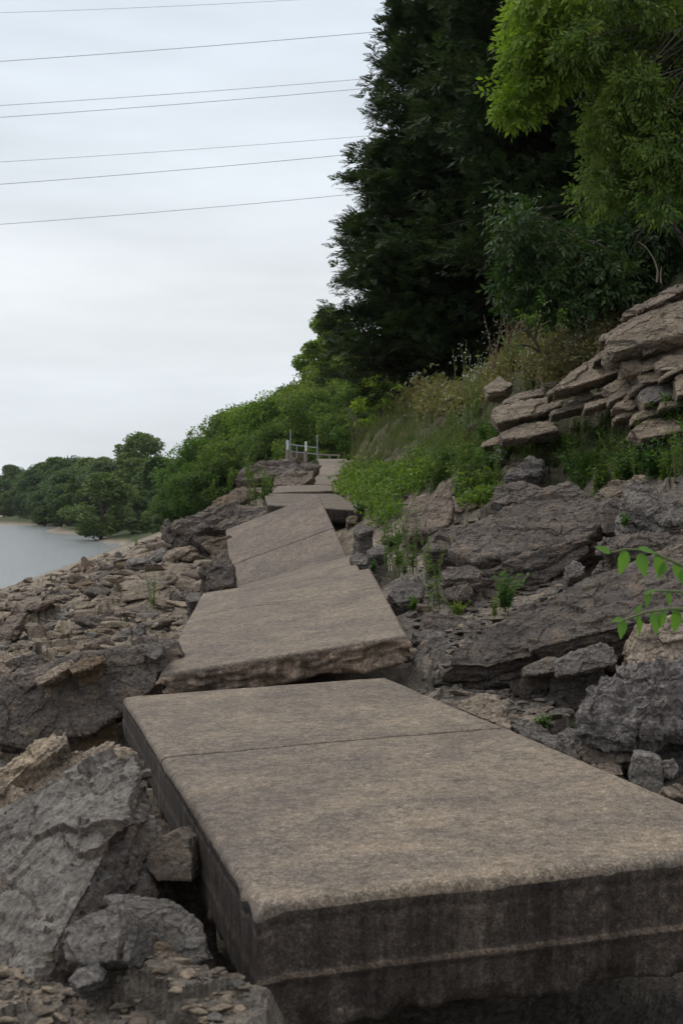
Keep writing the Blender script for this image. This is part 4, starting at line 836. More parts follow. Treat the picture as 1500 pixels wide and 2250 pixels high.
# ------------------------------------------------------------------ trees
def limbs(g, tips, trunk_h, r0, seed, base=(0, 0, 0), lean=(0, 0), m=0):
    r = np.random.default_rng(seed); base = np.asarray(base, float)
    tk = [base + np.array([lean[0] * t + .1 * trunk_h * .1 * math.sin(t * 5 + seed), lean[1] * t, trunk_h * t - .3 * (t == 0)]) for t in np.linspace(0, 1, 8)]
    g.tube(tk, np.linspace(r0, r0 * .25, 8), 7, m)
    for T in tips:
        t0 = np.clip(T[2] / trunk_h * .75, .12, .92) * r.uniform(.75, 1); i = int(t0 * 7); s = np.asarray(tk[i]); T = np.asarray(T, float)
        mid = (s + T) / 2 + r.normal(size=3) * .06 * np.linalg.norm(T - s) + np.array([0, 0, -.05 * np.linalg.norm(T - s)])
        g.tube([s, (s + mid) / 2, mid, (mid + T) / 2, T], np.linspace(r0 * .3, r0 * .05, 5), 5, m)
def broad_tree(name, H, Rr, n_cl, leaves, lsize, seed, low=.15, squash=1.0, openness=.0):
    """crown of leafy clumps around forked limbs; returns (trunk mesh, crown mesh)"""
    r = np.random.default_rng(seed); C = []; Rs = []
    for k in range(n_cl):
        t = r.uniform(0, 1) ** .8; z = H * (low + (1 - low) * t * .92); prof = np.sin(np.pi * np.clip((t * .88 + .12), 0, 1)) ** .55
        a = r.uniform(0, 2 * np.pi); rad = Rr * prof * r.uniform(.45, 1.0); C.append([rad * math.cos(a), rad * math.sin(a), z]); Rs.append(Rr * r.uniform(.2, .36))
    C = np.array(C); Rs = np.array(Rs)
    g = Geo(); per = leaves // n_cl
    for c, q in zip(C, Rs):
        v = r.normal(size=(per, 3)); v /= np.linalg.norm(v, axis=1)[:, None]
        rad = r.uniform(.35, 1.0, per) ** .5 * (1 + .25 * fbm(v * 2.2 + c, 2, seed))
        pos = c + v * (rad * q)[:, None] * np.array([1, 1, .75])
        dr = v + r.normal(size=v.shape) * .7 + np.array([0, 0, -.25]); nm = v * .6 + np.array([0, 0, .9]) + r.normal(size=v.shape) * .5
        g.leaves(pos, dr, lsize * r.uniform(.6, 1.4, per), .75, 0, .2, nm)
    gt = Geo(); limbs(gt, C[r.choice(n_cl, min(22, n_cl), replace=False)], H * .85, H * .022, seed)
    return gt, g
def make_tree(name, H, Rr, n_cl, leaves, lsize, seed, leaf, loc, label, cat='tree', group=None, **kw):
    gt, g = broad_tree(name, H, Rr, n_cl, leaves, lsize, seed, **kw)
    o = empty(name, loc); tag(o, label, cat, group)
    link('trunk', gt.build('trunk', [M['bark']]), o); link('crown', g.build('crown', [M[leaf]]), o); return o

# far bank trees: a few shapes, copied
def far_trees():
    r = np.random.default_rng(31); protos = []
    for i, mt in enumerate(['far1', 'far2', 'far2', 'far1', 'far3']):
        o = make_tree('riverside_tree', 12, [4.2, 4.8, 4.0, 3.6, 4.0][i], 46, 15000, .34, 900 + i, mt, (0, 0, 0), 'x', low=.12)
        protos.append(o)
    used = set()
    labs = ['dark tree in the wood along the far riverbank', 'mid-green tree in the wood along the far riverbank', 'pale grey-green willow at the far water edge', 'low pale green shrub at the far water edge']
    grp = ['dark trees of the far riverbank wood', 'green trees of the far riverbank wood', 'willows along the far water edge', 'shrubs along the far water edge']
    def put(px, base_py_d, H, kind, lab, g, sx=1.0):
        x = (px - 750) * base_py_d / F; z = max(base_z(np.array([x]), np.array([base_py_d]))[0], .2) - .2; s = H / 12
        sc = (s * sx, s * sx, s); rot = (0, 0, r.uniform(0, 6.28))
        if kind not in used: used.add(kind); o = protos[kind]; o.location = (x, base_py_d, z); o.scale = sc; o.rotation_euler = rot
        else: o = copy_tree(protos[kind], (x, base_py_d, z), rot, sc)
        if g:
            xs = 'at the far left edge' if px < 60 else 'behind the muddy far shore' if px < 150 else 'left of the silvery tree' if px < 215 else 'around the silvery tree' if px < 285 else 'below the tallest rounded tree' if px < 350 else 'next to the jutting outcrop' if px < 440 else 'behind the hillside row'
            lab = lab.replace('in the wood along the far riverbank', ('on the far bank skyline, ' if base_py_d > 230 else 'low in the far bank wood, ' if base_py_d < 165 else 'midway in the far bank wood, ') + xs).replace('at the far water edge', 'at the far water edge ' + xs)
        tag(o, lab, 'tree' if 'shrub' not in lab else 'shrub', g); return o
    # skyline row, from the photograph's outline
    sk = [(-60,1022,400),(-20,1020,390),(25,1018,370),(60,1030,340),(95,1012,300),(125,1000,270),(160,998,262),(195,1001,256),(225,1000,250),(252,1004,240),(345,1018,215),(375,1018,205),(400,1015,190),(425,1012,180),(455,1000,165),(-100,1020,420),(-150,1022,430)]
    for px, top, d in sk:
        x = (px - 750) * d / F; zb = base_z(np.array([x]), np.array([float(d)]))[0]; H = (ZC + (Y0 - top) * d / F) - zb
        k = int(r.integers(0, 3)); put(px, d, H * .98, k, labs[1 if k == 0 else 0], grp[1 if k == 0 else 0], 1.15)
    put(310, 205, 14.0, 3, 'tallest rounded tree standing above the far riverbank wood', None, 1.15)
    # middle rows
    for px, top, d in [(10,1050,330),(50,1055,300),(80,1040,270),(120,1030,245),(150,1040,232),(180,1030,225),(205,1020,215),(240,1035,200),(285,1030,195),(330,1045,178),(360,1055,170),(385,1048,165),(410,1060,158),(440,1050,150),(465,1060,140),(20,1075,300),(100,1075,235),(275,1070,176),(300,1085,165),(350,1085,158),(395,1090,150),(430,1095,140),(-40,1060,340),(165,1075,212)]:
        x = (px - 750) * d / F; zb = base_z(np.array([x]), np.array([float(d)]))[0]; H = (ZC + (Y0 - top) * d / F) - zb
        k = int(r.choice([0, 1, 2, 3])); put(px, d, H, k, labs[0 if k in (1, 2) else 1], grp[0 if k in (1, 2) else 1], 1.3)
    put(228, 190, 10.0, 4, 'silvery grey-leaved tree leaning out in the middle of the far riverbank wood', None, 1.25)
    for px, top, d in [(70,1070,262),(45,1085,290)]:
        x = (px - 750) * d / F; put(px, d, ZC + (Y0 - top) * d / F - .5, 4, labs[2], grp[2], 1.0)
    put(135, 212, 5.2, 3, 'small bright rounded tree overhanging the muddy far shore', None, 1.45)
    for px, top, d in [(100,1108,228),(160,1128,202),(178,1132,190),(210,1130,176),(235,1128,170),(262,1126,165),(288,1132,160),(325,1130,150),(345,1148,142),(300,1148,152),(250,1145,160),(-10,1118,320),(20,1120,300),(50,1118,270),(80,1122,245),(370,1140,140),(395,1130,136)]:
        x = (px - 750) * d / F; zb = max(base_z(np.array([x]), np.array([float(d)]))[0], .2); H = max((ZC + (Y0 - top) * d / F) - zb, 1.4)
        put(px, d, H, int(r.choice([3, 4, 0])), labs[3], grp[3], 1.7)
    put(353, 128, 2.2, 0, 'little bright green shrub where the bank meets the far shore', None, 1.2)
    for i in range(26):     # wood further back, filling the hillside behind
        d = r.uniform(150, 330); px = r.uniform(150, 700)
        put(px, d, r.uniform(8, 10), int(r.integers(0, 4)), labs[1], grp[1], 1.4)
far_trees()

def hill_trees():
    spec = [('leafy tree at the left end of the hillside row, overhanging the bank', 452, 968, 96, .55), ('second tree of the hillside row, with a pointed left shoulder', 498, 905, 98, .5), ('tree with a feathery top in the middle of the hillside row', 545, 888, 100, .5),
            ('low rounded tree behind the skyline ledge', 590, 872, 94, .5), ('tree behind the railing with loose top', 632, 853, 96, .5), ('tallest pale green tree rising against the sky beside the cedars', 722, 662, 88, .17)]
    HL = ['', 'second from the left in front of the hillside row', 'just left of the railing', 'directly behind the railing', 'right of the railing', 'behind the railing, rising to the pale tall tree', 'in front of the tall pale tree', 'tall and narrow between the pale tree and the cedar', 'against the foot of the leftmost cedar', 'low behind the bright young tree', 'lowest, at the left end above the outcrop', 'in the shade right of the bright young tree', 'low behind the slope crest, nearer the path', 'low behind the slope crest, deeper in the shade']
    for i, (lab, px, top, d, wd) in enumerate(spec):
        x = (px - 750) * d / F; zb = base_z(np.array([x]), np.array([float(d)]))[0] - .3; H = ZC + (Y0 - top) * d / F - zb
        make_tree('hillside_tree', H, H * wd, 60, 30000 if i < 5 else 36000, .17, 1200 + i, ['hillb', 'mid', 'hill', 'hillb', 'mid', 'hillb'][i], (x, d, zb), lab, low=.04)
    extra = [(470,1010,88,.7),(520,960,90,.6),(575,950,88,.6),(620,935,86,.6),(690,880,84,.45),(730,770,95,.32),(715,840,80,.55),(765,700,96,.3),(880,820,72,.6),(960,800,74,.6),(740,780,85,.45),(760,900,76,.6),(430,1040,98,.8),(790,850,78,.5)]
    a = make_tree('hillside_tree', 6, 3.4, 44, 24000, .17, 1300, 'mid', (0, 0, 0), 'leafy green tree, first from the left in front of the hillside row', group='shaded trees of the hillside row', low=.02)
    for i, (px, top, d, wd) in enumerate(extra):
        x = (px - 750) * d / F; zb = base_z(np.array([x]), np.array([float(d)]))[0] - .3; H = ZC + (Y0 - top) * d / F - zb
        s = H / 6; sc = (H * wd / 3.4, H * wd / 3.4, s)
        if i == 0: a.location = (x, d, zb); a.scale = sc
        else: a2 = copy_tree(a, (x, d, zb), (0, 0, i * 1.3), sc); a2['label'] = 'leafy green tree, ' + HL[i]
    make_tree('young_tree', 3.6, 1.25, 26, 9000, .12, 1401, 'bright', (1.75, 58, 7.6), 'bright green young tree at the foot of the cedars above the path', low=.05)
    make_tree('young_tree', 2.2, 1.2, 20, 6000, .11, 1402, 'hill', (.9, 60, 7.0), 'small green bush beside the bright young tree', 'bush', low=.0)
hill_trees()

def frond_template(r):
    """one flat feathery cedar spray of unit length"""
    C = []; D = []; S = []
    for t in np.linspace(.08, .92, 7):
        for sgn in (-1, 1):
            C.append([t, 0, -.12 * t * t]); D.append([.75, sgn * (.8 - .4 * t), r.normal() * .25 - .1]); S.append(.4 * (1.15 - t) + .12)
    C.append([.9, 0, -.1]); D.append([1, 0, -.15]); S.append(.2)
    return np.array(C), np.array(D), np.array(S)
def cedar(H, Rb, zlow, seed, nb, label, loc, lean=0.0, frs=.31, dead=True, power=.85):
    r = np.random.default_rng(seed); g = Geo(); gd = Geo(); gt = Geo(); tC, tD, tS = frond_template(r)
    trunk = np.array([[lean * t * t, 0, H * t - .3] for t in np.linspace(0, 1, 10)]); gt.tube(trunk, np.linspace(.2, .03, 10), 8)
    Pos = []; Dir = []; Sz = []; DP = []; DD = []; DS = []
    for b in range(nb):
        u = (b + r.uniform()) / nb; z = zlow + (H - zlow) * u ** .9; t = z / H; a = r.uniform(0, 2 * np.pi)
        ub = (z - zlow) / (H - zlow); prof = (1 - ub) ** power * np.clip(.8 + ub * 3.2, 0, 1); Lb = Rb * prof * r.uniform(.8, 1.06) + .35
        el = r.uniform(-.05, .45) + .35 * ub; dh = np.array([math.cos(a), math.sin(a), 0]); s0 = np.array([lean * t * t, 0, z])
        tt = np.linspace(0, 1, 6); pts = s0 + dh * (Lb * tt)[:, None]; pts[:, 2] += Lb * (math.sin(el) * tt - .28 * tt ** 2 + .1 * tt ** 4)
        gt.tube(pts, np.linspace(.035, .006, 6) * (.5 + Lb * .25), 4)
        n = int(Lb * 30) + 12; f = r.uniform(.28, 1.02, n) ** .8; f[:3] = (1, .97, .93)
        c = np.stack([np.interp(f, tt, pts[:, k]) for k in range(3)], -1)
        lat = np.cross(dh, [0, 0, 1]); sd = r.uniform(-1, 1, n); wd = .34 * Lb * (1.1 - f) ** .7 * .9
        c += lat * (sd * wd)[:, None] + r.normal(size=(n, 3)) * .07; c[:, 2] += r.normal(size=n) * .12
        dv = dh * .8 + lat * sd[:, None] * .9 + np.array([0, 0, .15]) + r.normal(size=(n, 3)) * .35
        Pos.append(c); Dir.append(dv); Sz.append(frs * r.uniform(.6, 1.25, n))
        if dead and ub < .35:
            m = int(n * .5); f2 = r.uniform(.1, .6, m); c2 = np.stack([np.interp(f2, tt, pts[:, k]) for k in range(3)], -1); DP.append(c2); DD.append(r.normal(size=(m, 3)) + np.array([0, 0, -.6])); DS.append(r.uniform(.2, .5, m))
    def inst(G, C, D, S):
        D = D / np.linalg.norm(D, axis=1)[:, None]; up = r.normal(size=D.shape) * .35 + np.array([0, 0, 1]); B_ = np.cross(up, D); B_ /= np.linalg.norm(B_, axis=1)[:, None]; U = np.cross(D, B_)
        k = len(tC); cc = C[:, None] + S[:, None, None] * (tC[None, :, 0:1] * D[:, None] + tC[None, :, 1:2] * B_[:, None] + tC[None, :, 2:3] * U[:, None])
        dd = tD[None, :, 0:1] * D[:, None] + tD[None, :, 1:2] * B_[:, None] + tD[None, :, 2:3] * U[:, None]
        G.leaves(cc.reshape(-1, 3), dd.reshape(-1, 3), (S[:, None] * tS[None]).ravel(), .3, 0, .1, np.repeat(U, k, 0))
    inst(g, np.concatenate(Pos), np.concatenate(Dir), np.concatenate(Sz))
    o = empty('cedar_tree', loc); tag(o, label, 'cedar tree', 'dark cedars on the slope')
    link('trunk', gt.build('trunk', [M['bark']]), o); link('crown', g.build('crown', [M['cedar']]), o)
    if DP:
        inst(gd, np.concatenate(DP), np.concatenate(DD), np.concatenate(DS)); link('dead_twigs', gd.build('dead_twigs', [M['cedardead']]), o)
    return o
c1 = cedar(14.5, 3.25, .1, 1, 620, 'leftmost tall dark cedar with ragged edge against the sky', (2.9, 29, 7.4), .8)
cedar(14.0, 3.0, .6, 2, 520, 'dark cedar behind the bright leafy branch', (4.3, 25.5, 8.6))
cedar(13.0, 3.2, .3, 3, 420, 'dark cedar partly hidden at the right behind the leafy tree', (6.6, 23, 9.3))
for (x, y, z, s, rz, lab) in ((5.5, 33, 10, 1.15, 1.0, 'dark cedar filling the gap behind the leftmost cedar'), (9.0, 28, 12, 1.1, 2.2, 'dark cedar deep in the shade at the upper right'), (7.8, 19.5, 10.2, .95, 3.1, 'dark cedar nearest the right edge above the cliff'), (3.9, 40, 9.0, .85, 4.0, 'dark cedar farthest up the slope behind the leftmost cedar')):
    o = copy_tree(c1, (x, y, z), (0, 0, rz), s); o['label'] = lab

# overhanging broadleaf tree, upper right (compound leaves, hanging clumps)
def clumps_tree(name, label, base, trunk_top, blobs, leaf, lsize, seed, dens=1.0, cat='tree', r0=.12, hang=.35):
    """blobs: (px,py,depth,radius_px,count)"""
    r = np.random.default_rng(seed); base = np.asarray(base, float); g = Geo(); gt = Geo(); top = np.asarray(trunk_top, float)
    tk = base + (top - base) * np.linspace(0, 1, 7)[:, None]; tk[1:-1] += r.normal(size=(5, 3)) * .06; gt.tube(tk - base, np.linspace(r0, r0 * .45, 7), 8)
    for (px, py, d, rp, n) in blobs:
        c = P(px, py, d); R_ = rp * d / F; n = int(n * dens)
        j = r.integers(3, 7); s = tk[j]; L_ = np.linalg.norm(c - s); mid = (s + c) / 2 + np.array([0, 0, .15 * L_]) + r.normal(size=3) * .05
        br = np.array([s, s * .55 + mid * .45 + [0, 0, .05 * L_], mid, mid * .45 + c * .55, c + [0, 0, -R_ * .4]]) - base; gt.tube(br, np.linspace(.016, .004, 5), 5)
        ns = max(4, n // 9)                      # sprigs of leaflets
        v = r.normal(size=(ns, 3)); v /= np.linalg.norm(v, axis=1)[:, None]; sp = c + v * (R_ * r.uniform(.2, 1, ns) ** .5)[:, None] * np.array([1, 1, 1.0])
        dirs = v * .7 + r.normal(size=v.shape) * .45 + np.array([0, 0, -hang]); dirs /= np.linalg.norm(dirs, axis=1)[:, None]
        lat = np.cross(dirs, r.normal(size=v.shape)); lat /= np.linalg.norm(lat, axis=1)[:, None]
        for k, (t, sg) in enumerate([(.15, 1), (.2, -1), (.45, 1), (.5, -1), (.75, 1), (.8, -1), (1.0, 0)]):
            C_ = sp + dirs * (t * lsize * 2.4); D_ = dirs * (.7 if sg else 1) + lat * sg * .9 + np.array([0, 0, -.35]) + r.normal(size=v.shape) * .15
            g.leaves(C_ - base, D_, lsize * r.uniform(.75, 1.25, ns), .42, 0, .2, np.cross(dirs, lat) + r.normal(size=v.shape) * .3)
    o = empty(name, base); tag(o, label, cat); link('trunk', gt.build('trunk', [M['bark']]), o); link('crown', g.build('crown', [M[leaf]]), o); return o
rb = np.random.default_rng(5)
def fill(poly, d0, d1, n, rp0, rp1, cnt):
    poly = np.array(poly, float); out_ = []; lo, hi = poly.min(0), poly.max(0)
    while len(out_) < n:
        p = rb.uniform(lo, hi); inside = False; j = len(poly) - 1
        for i in range(len(poly)):
            if (poly[i, 1] > p[1]) != (poly[j, 1] > p[1]) and p[0] < (poly[j, 0] - poly[i, 0]) * (p[1] - poly[i, 1]) / (poly[j, 1] - poly[i, 1]) + poly[i, 0]: inside = not inside
            j = i
        if inside: out_.append((p[0], p[1], rb.uniform(d0, d1), rb.uniform(rp0, rp1), cnt))
    return out_
clumps_tree('leafy_tree', 'leafy tree with bright yellow-green leaves hanging at the top centre right', (4.6, 13.2, 7.6), (3.9, 12.6, 10.2),
    fill([(1150,-60),(1120,110),(1140,170),(1105,230),(1125,262),(1170,215),(1210,180),(1280,150),(1270,60),(1330,-60)], 11.4, 12.2, 46, 12, 34, 300), 'bright', .075, 21)
clumps_tree('leafy_tree', 'leafy tree with mid-green leaves hanging down the right edge', (5.6, 12.4, 8.0), (4.0, 11.8, 9.6),
    fill([(1290,-60),(1240,90),(1290,190),(1310,290),(1265,400),(1290,470),(1350,420),(1420,470),(1470,440),(1560,480),(1620,-60)], 10.8, 12.6, 150, 12, 36, 330), 'mid', .064, 22)
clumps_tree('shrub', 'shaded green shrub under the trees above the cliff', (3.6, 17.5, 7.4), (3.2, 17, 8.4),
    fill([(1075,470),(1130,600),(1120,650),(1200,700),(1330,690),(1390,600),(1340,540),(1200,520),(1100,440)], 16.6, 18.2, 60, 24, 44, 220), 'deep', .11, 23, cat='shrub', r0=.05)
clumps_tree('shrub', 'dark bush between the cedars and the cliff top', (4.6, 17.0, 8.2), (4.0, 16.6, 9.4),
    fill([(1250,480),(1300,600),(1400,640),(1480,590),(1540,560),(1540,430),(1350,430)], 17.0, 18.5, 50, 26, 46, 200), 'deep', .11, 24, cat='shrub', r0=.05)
clumps_tree('leafy_vine', 'thin yellow-leaved vine hanging in front of the dark undergrowth', (2.4, 15.6, 6.3), (2.25, 15.4, 7.0),
    [(1165,688,15.2,16,50),(1190,680,15.2,18,70),(1150,700,15.2,10,30),(1118,742,15,8,25),(1116,765,15,7,25),(1210,700,15.3,14,40)], 'mid', .06, 25, cat='vine', r0=.012)

# ------------------------------------------------------------------ low plants
def weed_mesh(seed, h, nst, lsz, leaf='weed', flowers=0, stem='stem', spread=.35, nl=26, narrow=.4):
    r = np.random.default_rng(seed); g = Geo()
    for k in range(nst):
        a = r.uniform(0, 6.28); ln = r.uniform(.0, spread); hh = h * r.uniform(.6, 1.0); t = np.linspace(0, 1, 5)
        b = r.normal(size=2) * .04 * h; pts = np.stack([b[0] + math.cos(a) * ln * hh * t ** 1.5, b[1] + math.sin(a) * ln * hh * t ** 1.5, hh * t], -1)
        g.tube(pts, np.linspace(.006, .002, 5) * max(h, .4), 4, 1)
        f = r.uniform(.12, 1, nl); c = np.stack([np.interp(f, t, pts[:, q]) for q in range(3)], -1)
        d = r.normal(size=(nl, 3)) * np.array([1, 1, .4]) + np.array([0, 0, .35]); sz = lsz * r.uniform(.6, 1.3, nl) * (1.25 - .6 * f)
        g.leaves(c, d, sz, narrow, 0, .2, np.array([0, 0, 1.]) + r.normal(size=(nl, 3)) * .3)
        if flowers:
            m = flowers; f = r.uniform(.75, 1.02, m); c = np.stack([np.interp(f, t, pts[:, q]) for q in range(3)], -1) + r.normal(size=(m, 3)) * .05 * h
            for q in range(3): g.leaves(c, r.normal(size=(m, 3)), .016 * np.ones(m) * max(h, .6), .9, 2, .1)
    return g.build('weed', [M[leaf], M[stem], M['flower'] if flowers != 9 else M['fluff']])
WM = {'a': weed_mesh(1, .55, 9, .075), 'b': weed_mesh(2, .8, 7, .06, narrow=.3, nl=40), 'c': weed_mesh(3, .3, 12, .07, 'weedd', spread=1.1, narrow=.7), 'd': weed_mesh(4, .7, 9, .035, 'straw', 0, 'drystem', nl=22),
      'e': weed_mesh(5, .9, 7, .05, 'weed', 6, narrow=.3, nl=24), 'f': weed_mesh(6, .16, 26, .04, 'lime', spread=1.2, nl=14, narrow=.25), 'g': weed_mesh(7, .6, 14, .09, 'weedd', spread=.8, narrow=.55, nl=34), 'h': weed_mesh(8, 1.0, 6, .03, 'straw', 9, 'drystem', nl=14)}
def gp(px, py):
    X, Y, Z = ground_ray([px], [py]); return np.array([X[0], Y[0], Z[0]])
rw = np.random.default_rng(12)
def weed(px, py, k, sc, label, group=None, name='weed', cat='weed', d=None):
    p = P(px, py, d) if d else gp(px, py); o = link(name, WM[k], loc=p - np.array([0, 0, .03]), rot=(0, 0, rw.uniform(0, 6.28)), sc=sc); tag(o, label, cat, group); return o
weed(872, 1262, 'b', 1.05, 'tall feathery green weed right of the steep slab', d=11.0)
weed(905, 1255, 'b', .8, 'shorter feathery weed leaning beside the tall feathery one', d=11.2)
weed(960, 1330, 'b', .75, 'feathery weed left of the dark blocky rock', d=9.4)
weed(1108, 1335, 'g', .5, 'dark green leafy plant at the foot of the rounded boulder', d=9.3)
weed(1085, 1350, 'a', .3, 'low pale weed in front of the dark green leafy plant', d=9.0)
weed(1006, 1345, 'f', .8, 'round clump of lime-green sedum', name='sedum_clump', cat='sedum', d=9.3)
weed(1195, 1590, 'c', .25, 'little green sprig among stones beside the near slab joint', d=6.0)
weed(1268, 1592, 'c', .14, 'tiny green sprig next to the pale pitted boulder', d=5.7)
weed(905, 1335, 'c', .4, 'low green weed beside the second slab', d=9.8); weed(820, 1250, 'c', .4, 'low weed next to the thin slab', d=12.5)
weed(336, 1334, 'b', .62, 'thin green weed growing on the left bank', d=14.5)
weed(112, 1278, 'a', .6, 'small bright bush at the river edge on the left', name='bush', cat='bush'); weed(300, 1200, 'a', .9, 'bright bush where the bank meets the water', name='bush', cat='bush')
weed(560, 1108, 'b', 1.3, 'tall green weed between the outcrop and the curved slab', d=23.5); weed(580, 1105, 'a', 1.2, 'bushy green weed left of the curved slab', d=23); weed(548, 1062, 'b', 1.4, 'upright weed on the orange-brown rock', d=27)
weed(506, 1068, 'a', .9, 'weed on the skyline of the left outcrop', d=30); weed(470, 1092, 'a', .8, 'weed low on the skyline beside the outcrop', d=27); weed(592, 1098, 'a', 1.0, 'pale flowering weed beside the curved slab corner', d=24.5)
weed(1030, 940, 'e', 1.35, 'tall white-flowered weed in front of the cedars', d=17.0); weed(1045, 925, 'e', 1.1, 'second white-flowered weed beside the tallest one', d=17.4)
weed(782, 1010, 'h', 1.7, 'tall mauve seeding thistle at the edge of the upper path', d=36); weed(795, 1015, 'h', 1.4, 'shorter seeding thistle beside the tall one', d=34)
weed(1370, 1150, 'c', .35, 'green sprig in the dark hollow under the jagged boulder', d=9.4)
weed(790, 1128, 'c', .7, 'green weed under the right end of the curved slab', d=18.2); weed(815, 1135, 'a', .5, 'weed beside the end of the curved slab', d=17.5)
def patch(poly, n, kinds, s0, s1, label, group, cat='weed', name='weed'):
    pts = np.array(fill(poly, 1, 2, int(n * .62), 1, 2, 0))[:, :2]; X, Y, Z = ground_ray(pts[:, 0], pts[:, 1])
    mx, my = np.median(X / Y), np.median(Y)
    for x, y, z in zip(X, Y, Z):
        k = kinds[rw.integers(len(kinds))]; s = rw.uniform(s0, s1) * np.clip(y / 14, .6, 1.3)
        tag(link(name, WM[k], loc=(x, y, z - .03), rot=(0, 0, rw.uniform(0, 6.28)), sc=(s * 1.25, s * 1.25, s)), label + (', front ' if y < my else ', back ') + ('left' if x / y < mx else 'right') + (', short' if s < (s0 + s1) / 2 * np.clip(y / 14, .6, 1.3) else ', tall'), cat, group)
patch([(1240,1050),(1250,985),(1330,960),(1480,960),(1540,1000),(1540,1060),(1420,1045),(1340,1060)], 56, 'aaabg', .5, .85, 'leafy green weed in the scree above the jagged grey boulder', 'green weeds in the scree at right')
patch([(1210,960),(1230,890),(1300,850),(1370,900),(1360,960),(1290,980)], 30, 'aagb', .3, .5, 'green weed climbing between the cliff ledges', 'weeds between the cliff ledges')
patch([(1460,900),(1540,880),(1540,990),(1480,980)], 20, 'aag', .5, .8, 'leafy weed at the right edge below the cream block', 'leafy weeds at the right edge')
patch([(980,1040),(1090,1010),(1100,1060),(1080,1130),(1000,1140)], 26, 'aabe', .45, .8, 'flowering weed between the purplish slab and the layered boulder', 'flowering weeds beside the layered boulder')
patch([(940,930),(1080,900),(1100,960),(1240,980),(1230,1010),(1090,1000),(960,1010)], 60, 'ddba', .3, .55, 'brown dry stalky weed on the slope left of the cliff', 'dry weeds on the slope')
patch([(1100,860),(1130,800),(1210,740),(1330,720),(1330,770),(1200,830),(1210,860)], 56, 'ddhdade', .4, .75, 'pale flowering brush on the slope above the ledges', 'brush on the slope above the ledges')
patch([(770,1010),(850,930),(930,900),(950,960),(870,1020),(800,1050)], 40, 'dda', .22, .42, 'grassy weed on the slope right of the upper path', 'weeds right of the upper path')
patch([(800,1060),(880,1040),(1000,1030),(1060,1060),(1000,1080),(880,1090)], 22, 'ab', .4, .8, 'green weed rising from the ground cover', 'weeds in the green ground cover')
patch([(700,1000),(560,1010),(600,1004),(700,998)], 5, 'a', .4, .7, 'weed on top of the skyline ledge', 'weeds on the skyline ledge')
patch([(1150,740),(1120,800),(1060,840),(1080,870),(1130,830)], 12, 'hd', .6, 1.1, 'bare dry brush at the edge of the dark trees', 'dry brush at the trees')

def cover(name, polys, n, hmax, lsz, leaf, label, seed, grassy=False):
    r = np.random.default_rng(seed); g = Geo()
    pts = np.concatenate([np.array(fill(p, 1, 2, int(n * f), 1, 2, 0))[:, :2] for p, f in polys]); X, Y, Z = ground_ray(pts[:, 0], pts[:, 1])
    kp = fbm(np.stack([X, Y, Z], -1) * np.array([1.1, .5, 0]), 3, seed) > -.22; X, Y, Z = X[kp], Y[kp], Z[kp]
    k = 10; m = len(X); c = np.repeat(np.stack([X, Y, Z], -1), k, 0); sp = .05 + .004 * np.repeat(Y, k)[:, None]
    c[:, :2] += r.normal(size=(len(c), 2)) * sp; hh = hmax * r.uniform(0, 1, len(c)) * (1 + .5 * fbm(c * 1.5, 2, seed)) * np.clip(np.repeat(Y, k) / 16, .6, 1.6)
    if grassy:
        d = r.normal(size=(len(c), 3)) * .35 + np.array([0, 0, 1]); g.leaves(c, d, hh * 1.1 + .05, .045, 0, .1)
    else:
        c[:, 2] += hh; d = r.normal(size=(len(c), 3)) + np.array([0, 0, .2]); g.leaves(c, d, lsz * r.uniform(.6, 1.4, len(c)) * np.clip(np.repeat(Y, k) / 15, .7, 1.6), .55, 0, .2, np.array([0, 0, 1.]) + r.normal(size=(len(c), 3)) * .45)
    tag(link(name, g.build(name, [M[leaf]])), label, name.replace('_', ' '), kind='stuff')
cover('ground_cover', [([(745,1085),(770,1040),(830,1035),(900,1045),(980,1030),(1060,1040),(1085,1075),(1000,1090),(900,1095),(820,1115)], .7), ([(985,1150),(1000,1095),(1080,1080),(1075,1115),(1030,1145)], .2), ([(820,1125),(870,1110),(890,1180),(850,1190)], .1)], 3200, .15, .055, 'weed', 'bright green leafy ground cover right of the path', 50)
cover('grass', [([(760,1060),(775,1000),(830,940),(920,895),(960,920),(950,1000),(860,1040)], .7), ([(640,1008),(700,1000),(700,1030),(640,1016)], .04), ([(960,930),(1100,960),(1240,985),(1120,1010),(980,1030)], .26)], 3600, .09, .3, 'grass', 'tall pale grass on the slope beside the path', 51, True)
cover('undergrowth', [([(850,900),(960,880),(1060,870),(1120,800),(1090,880),(960,920)], .5), ([(1100,820),(1230,730),(1340,690),(1330,760),(1200,830)], .5)], 1500, .3, .06, 'straw', 'dull brownish undergrowth at the foot of the trees', 52)

patch([(940,960),(1090,960),(1100,1040),(960,1050)], 40, 'abgc', .35, .6, 'scrubby weed among stones left of the knobbly rock', 'scrubby weeds among the stones')
patch([(1090,960),(1300,930),(1480,1000),(1250,1045),(1110,1030)], 50, 'abag', .35, .6, 'scrubby weed on the scree under the cliff', 'scrubby weeds on the scree')
patch([(800,1140),(900,1130),(930,1290),(840,1260)], 10, 'bac', .3, .6, 'scrubby weed beside the steep raised slab', 'weeds beside the raised slab')
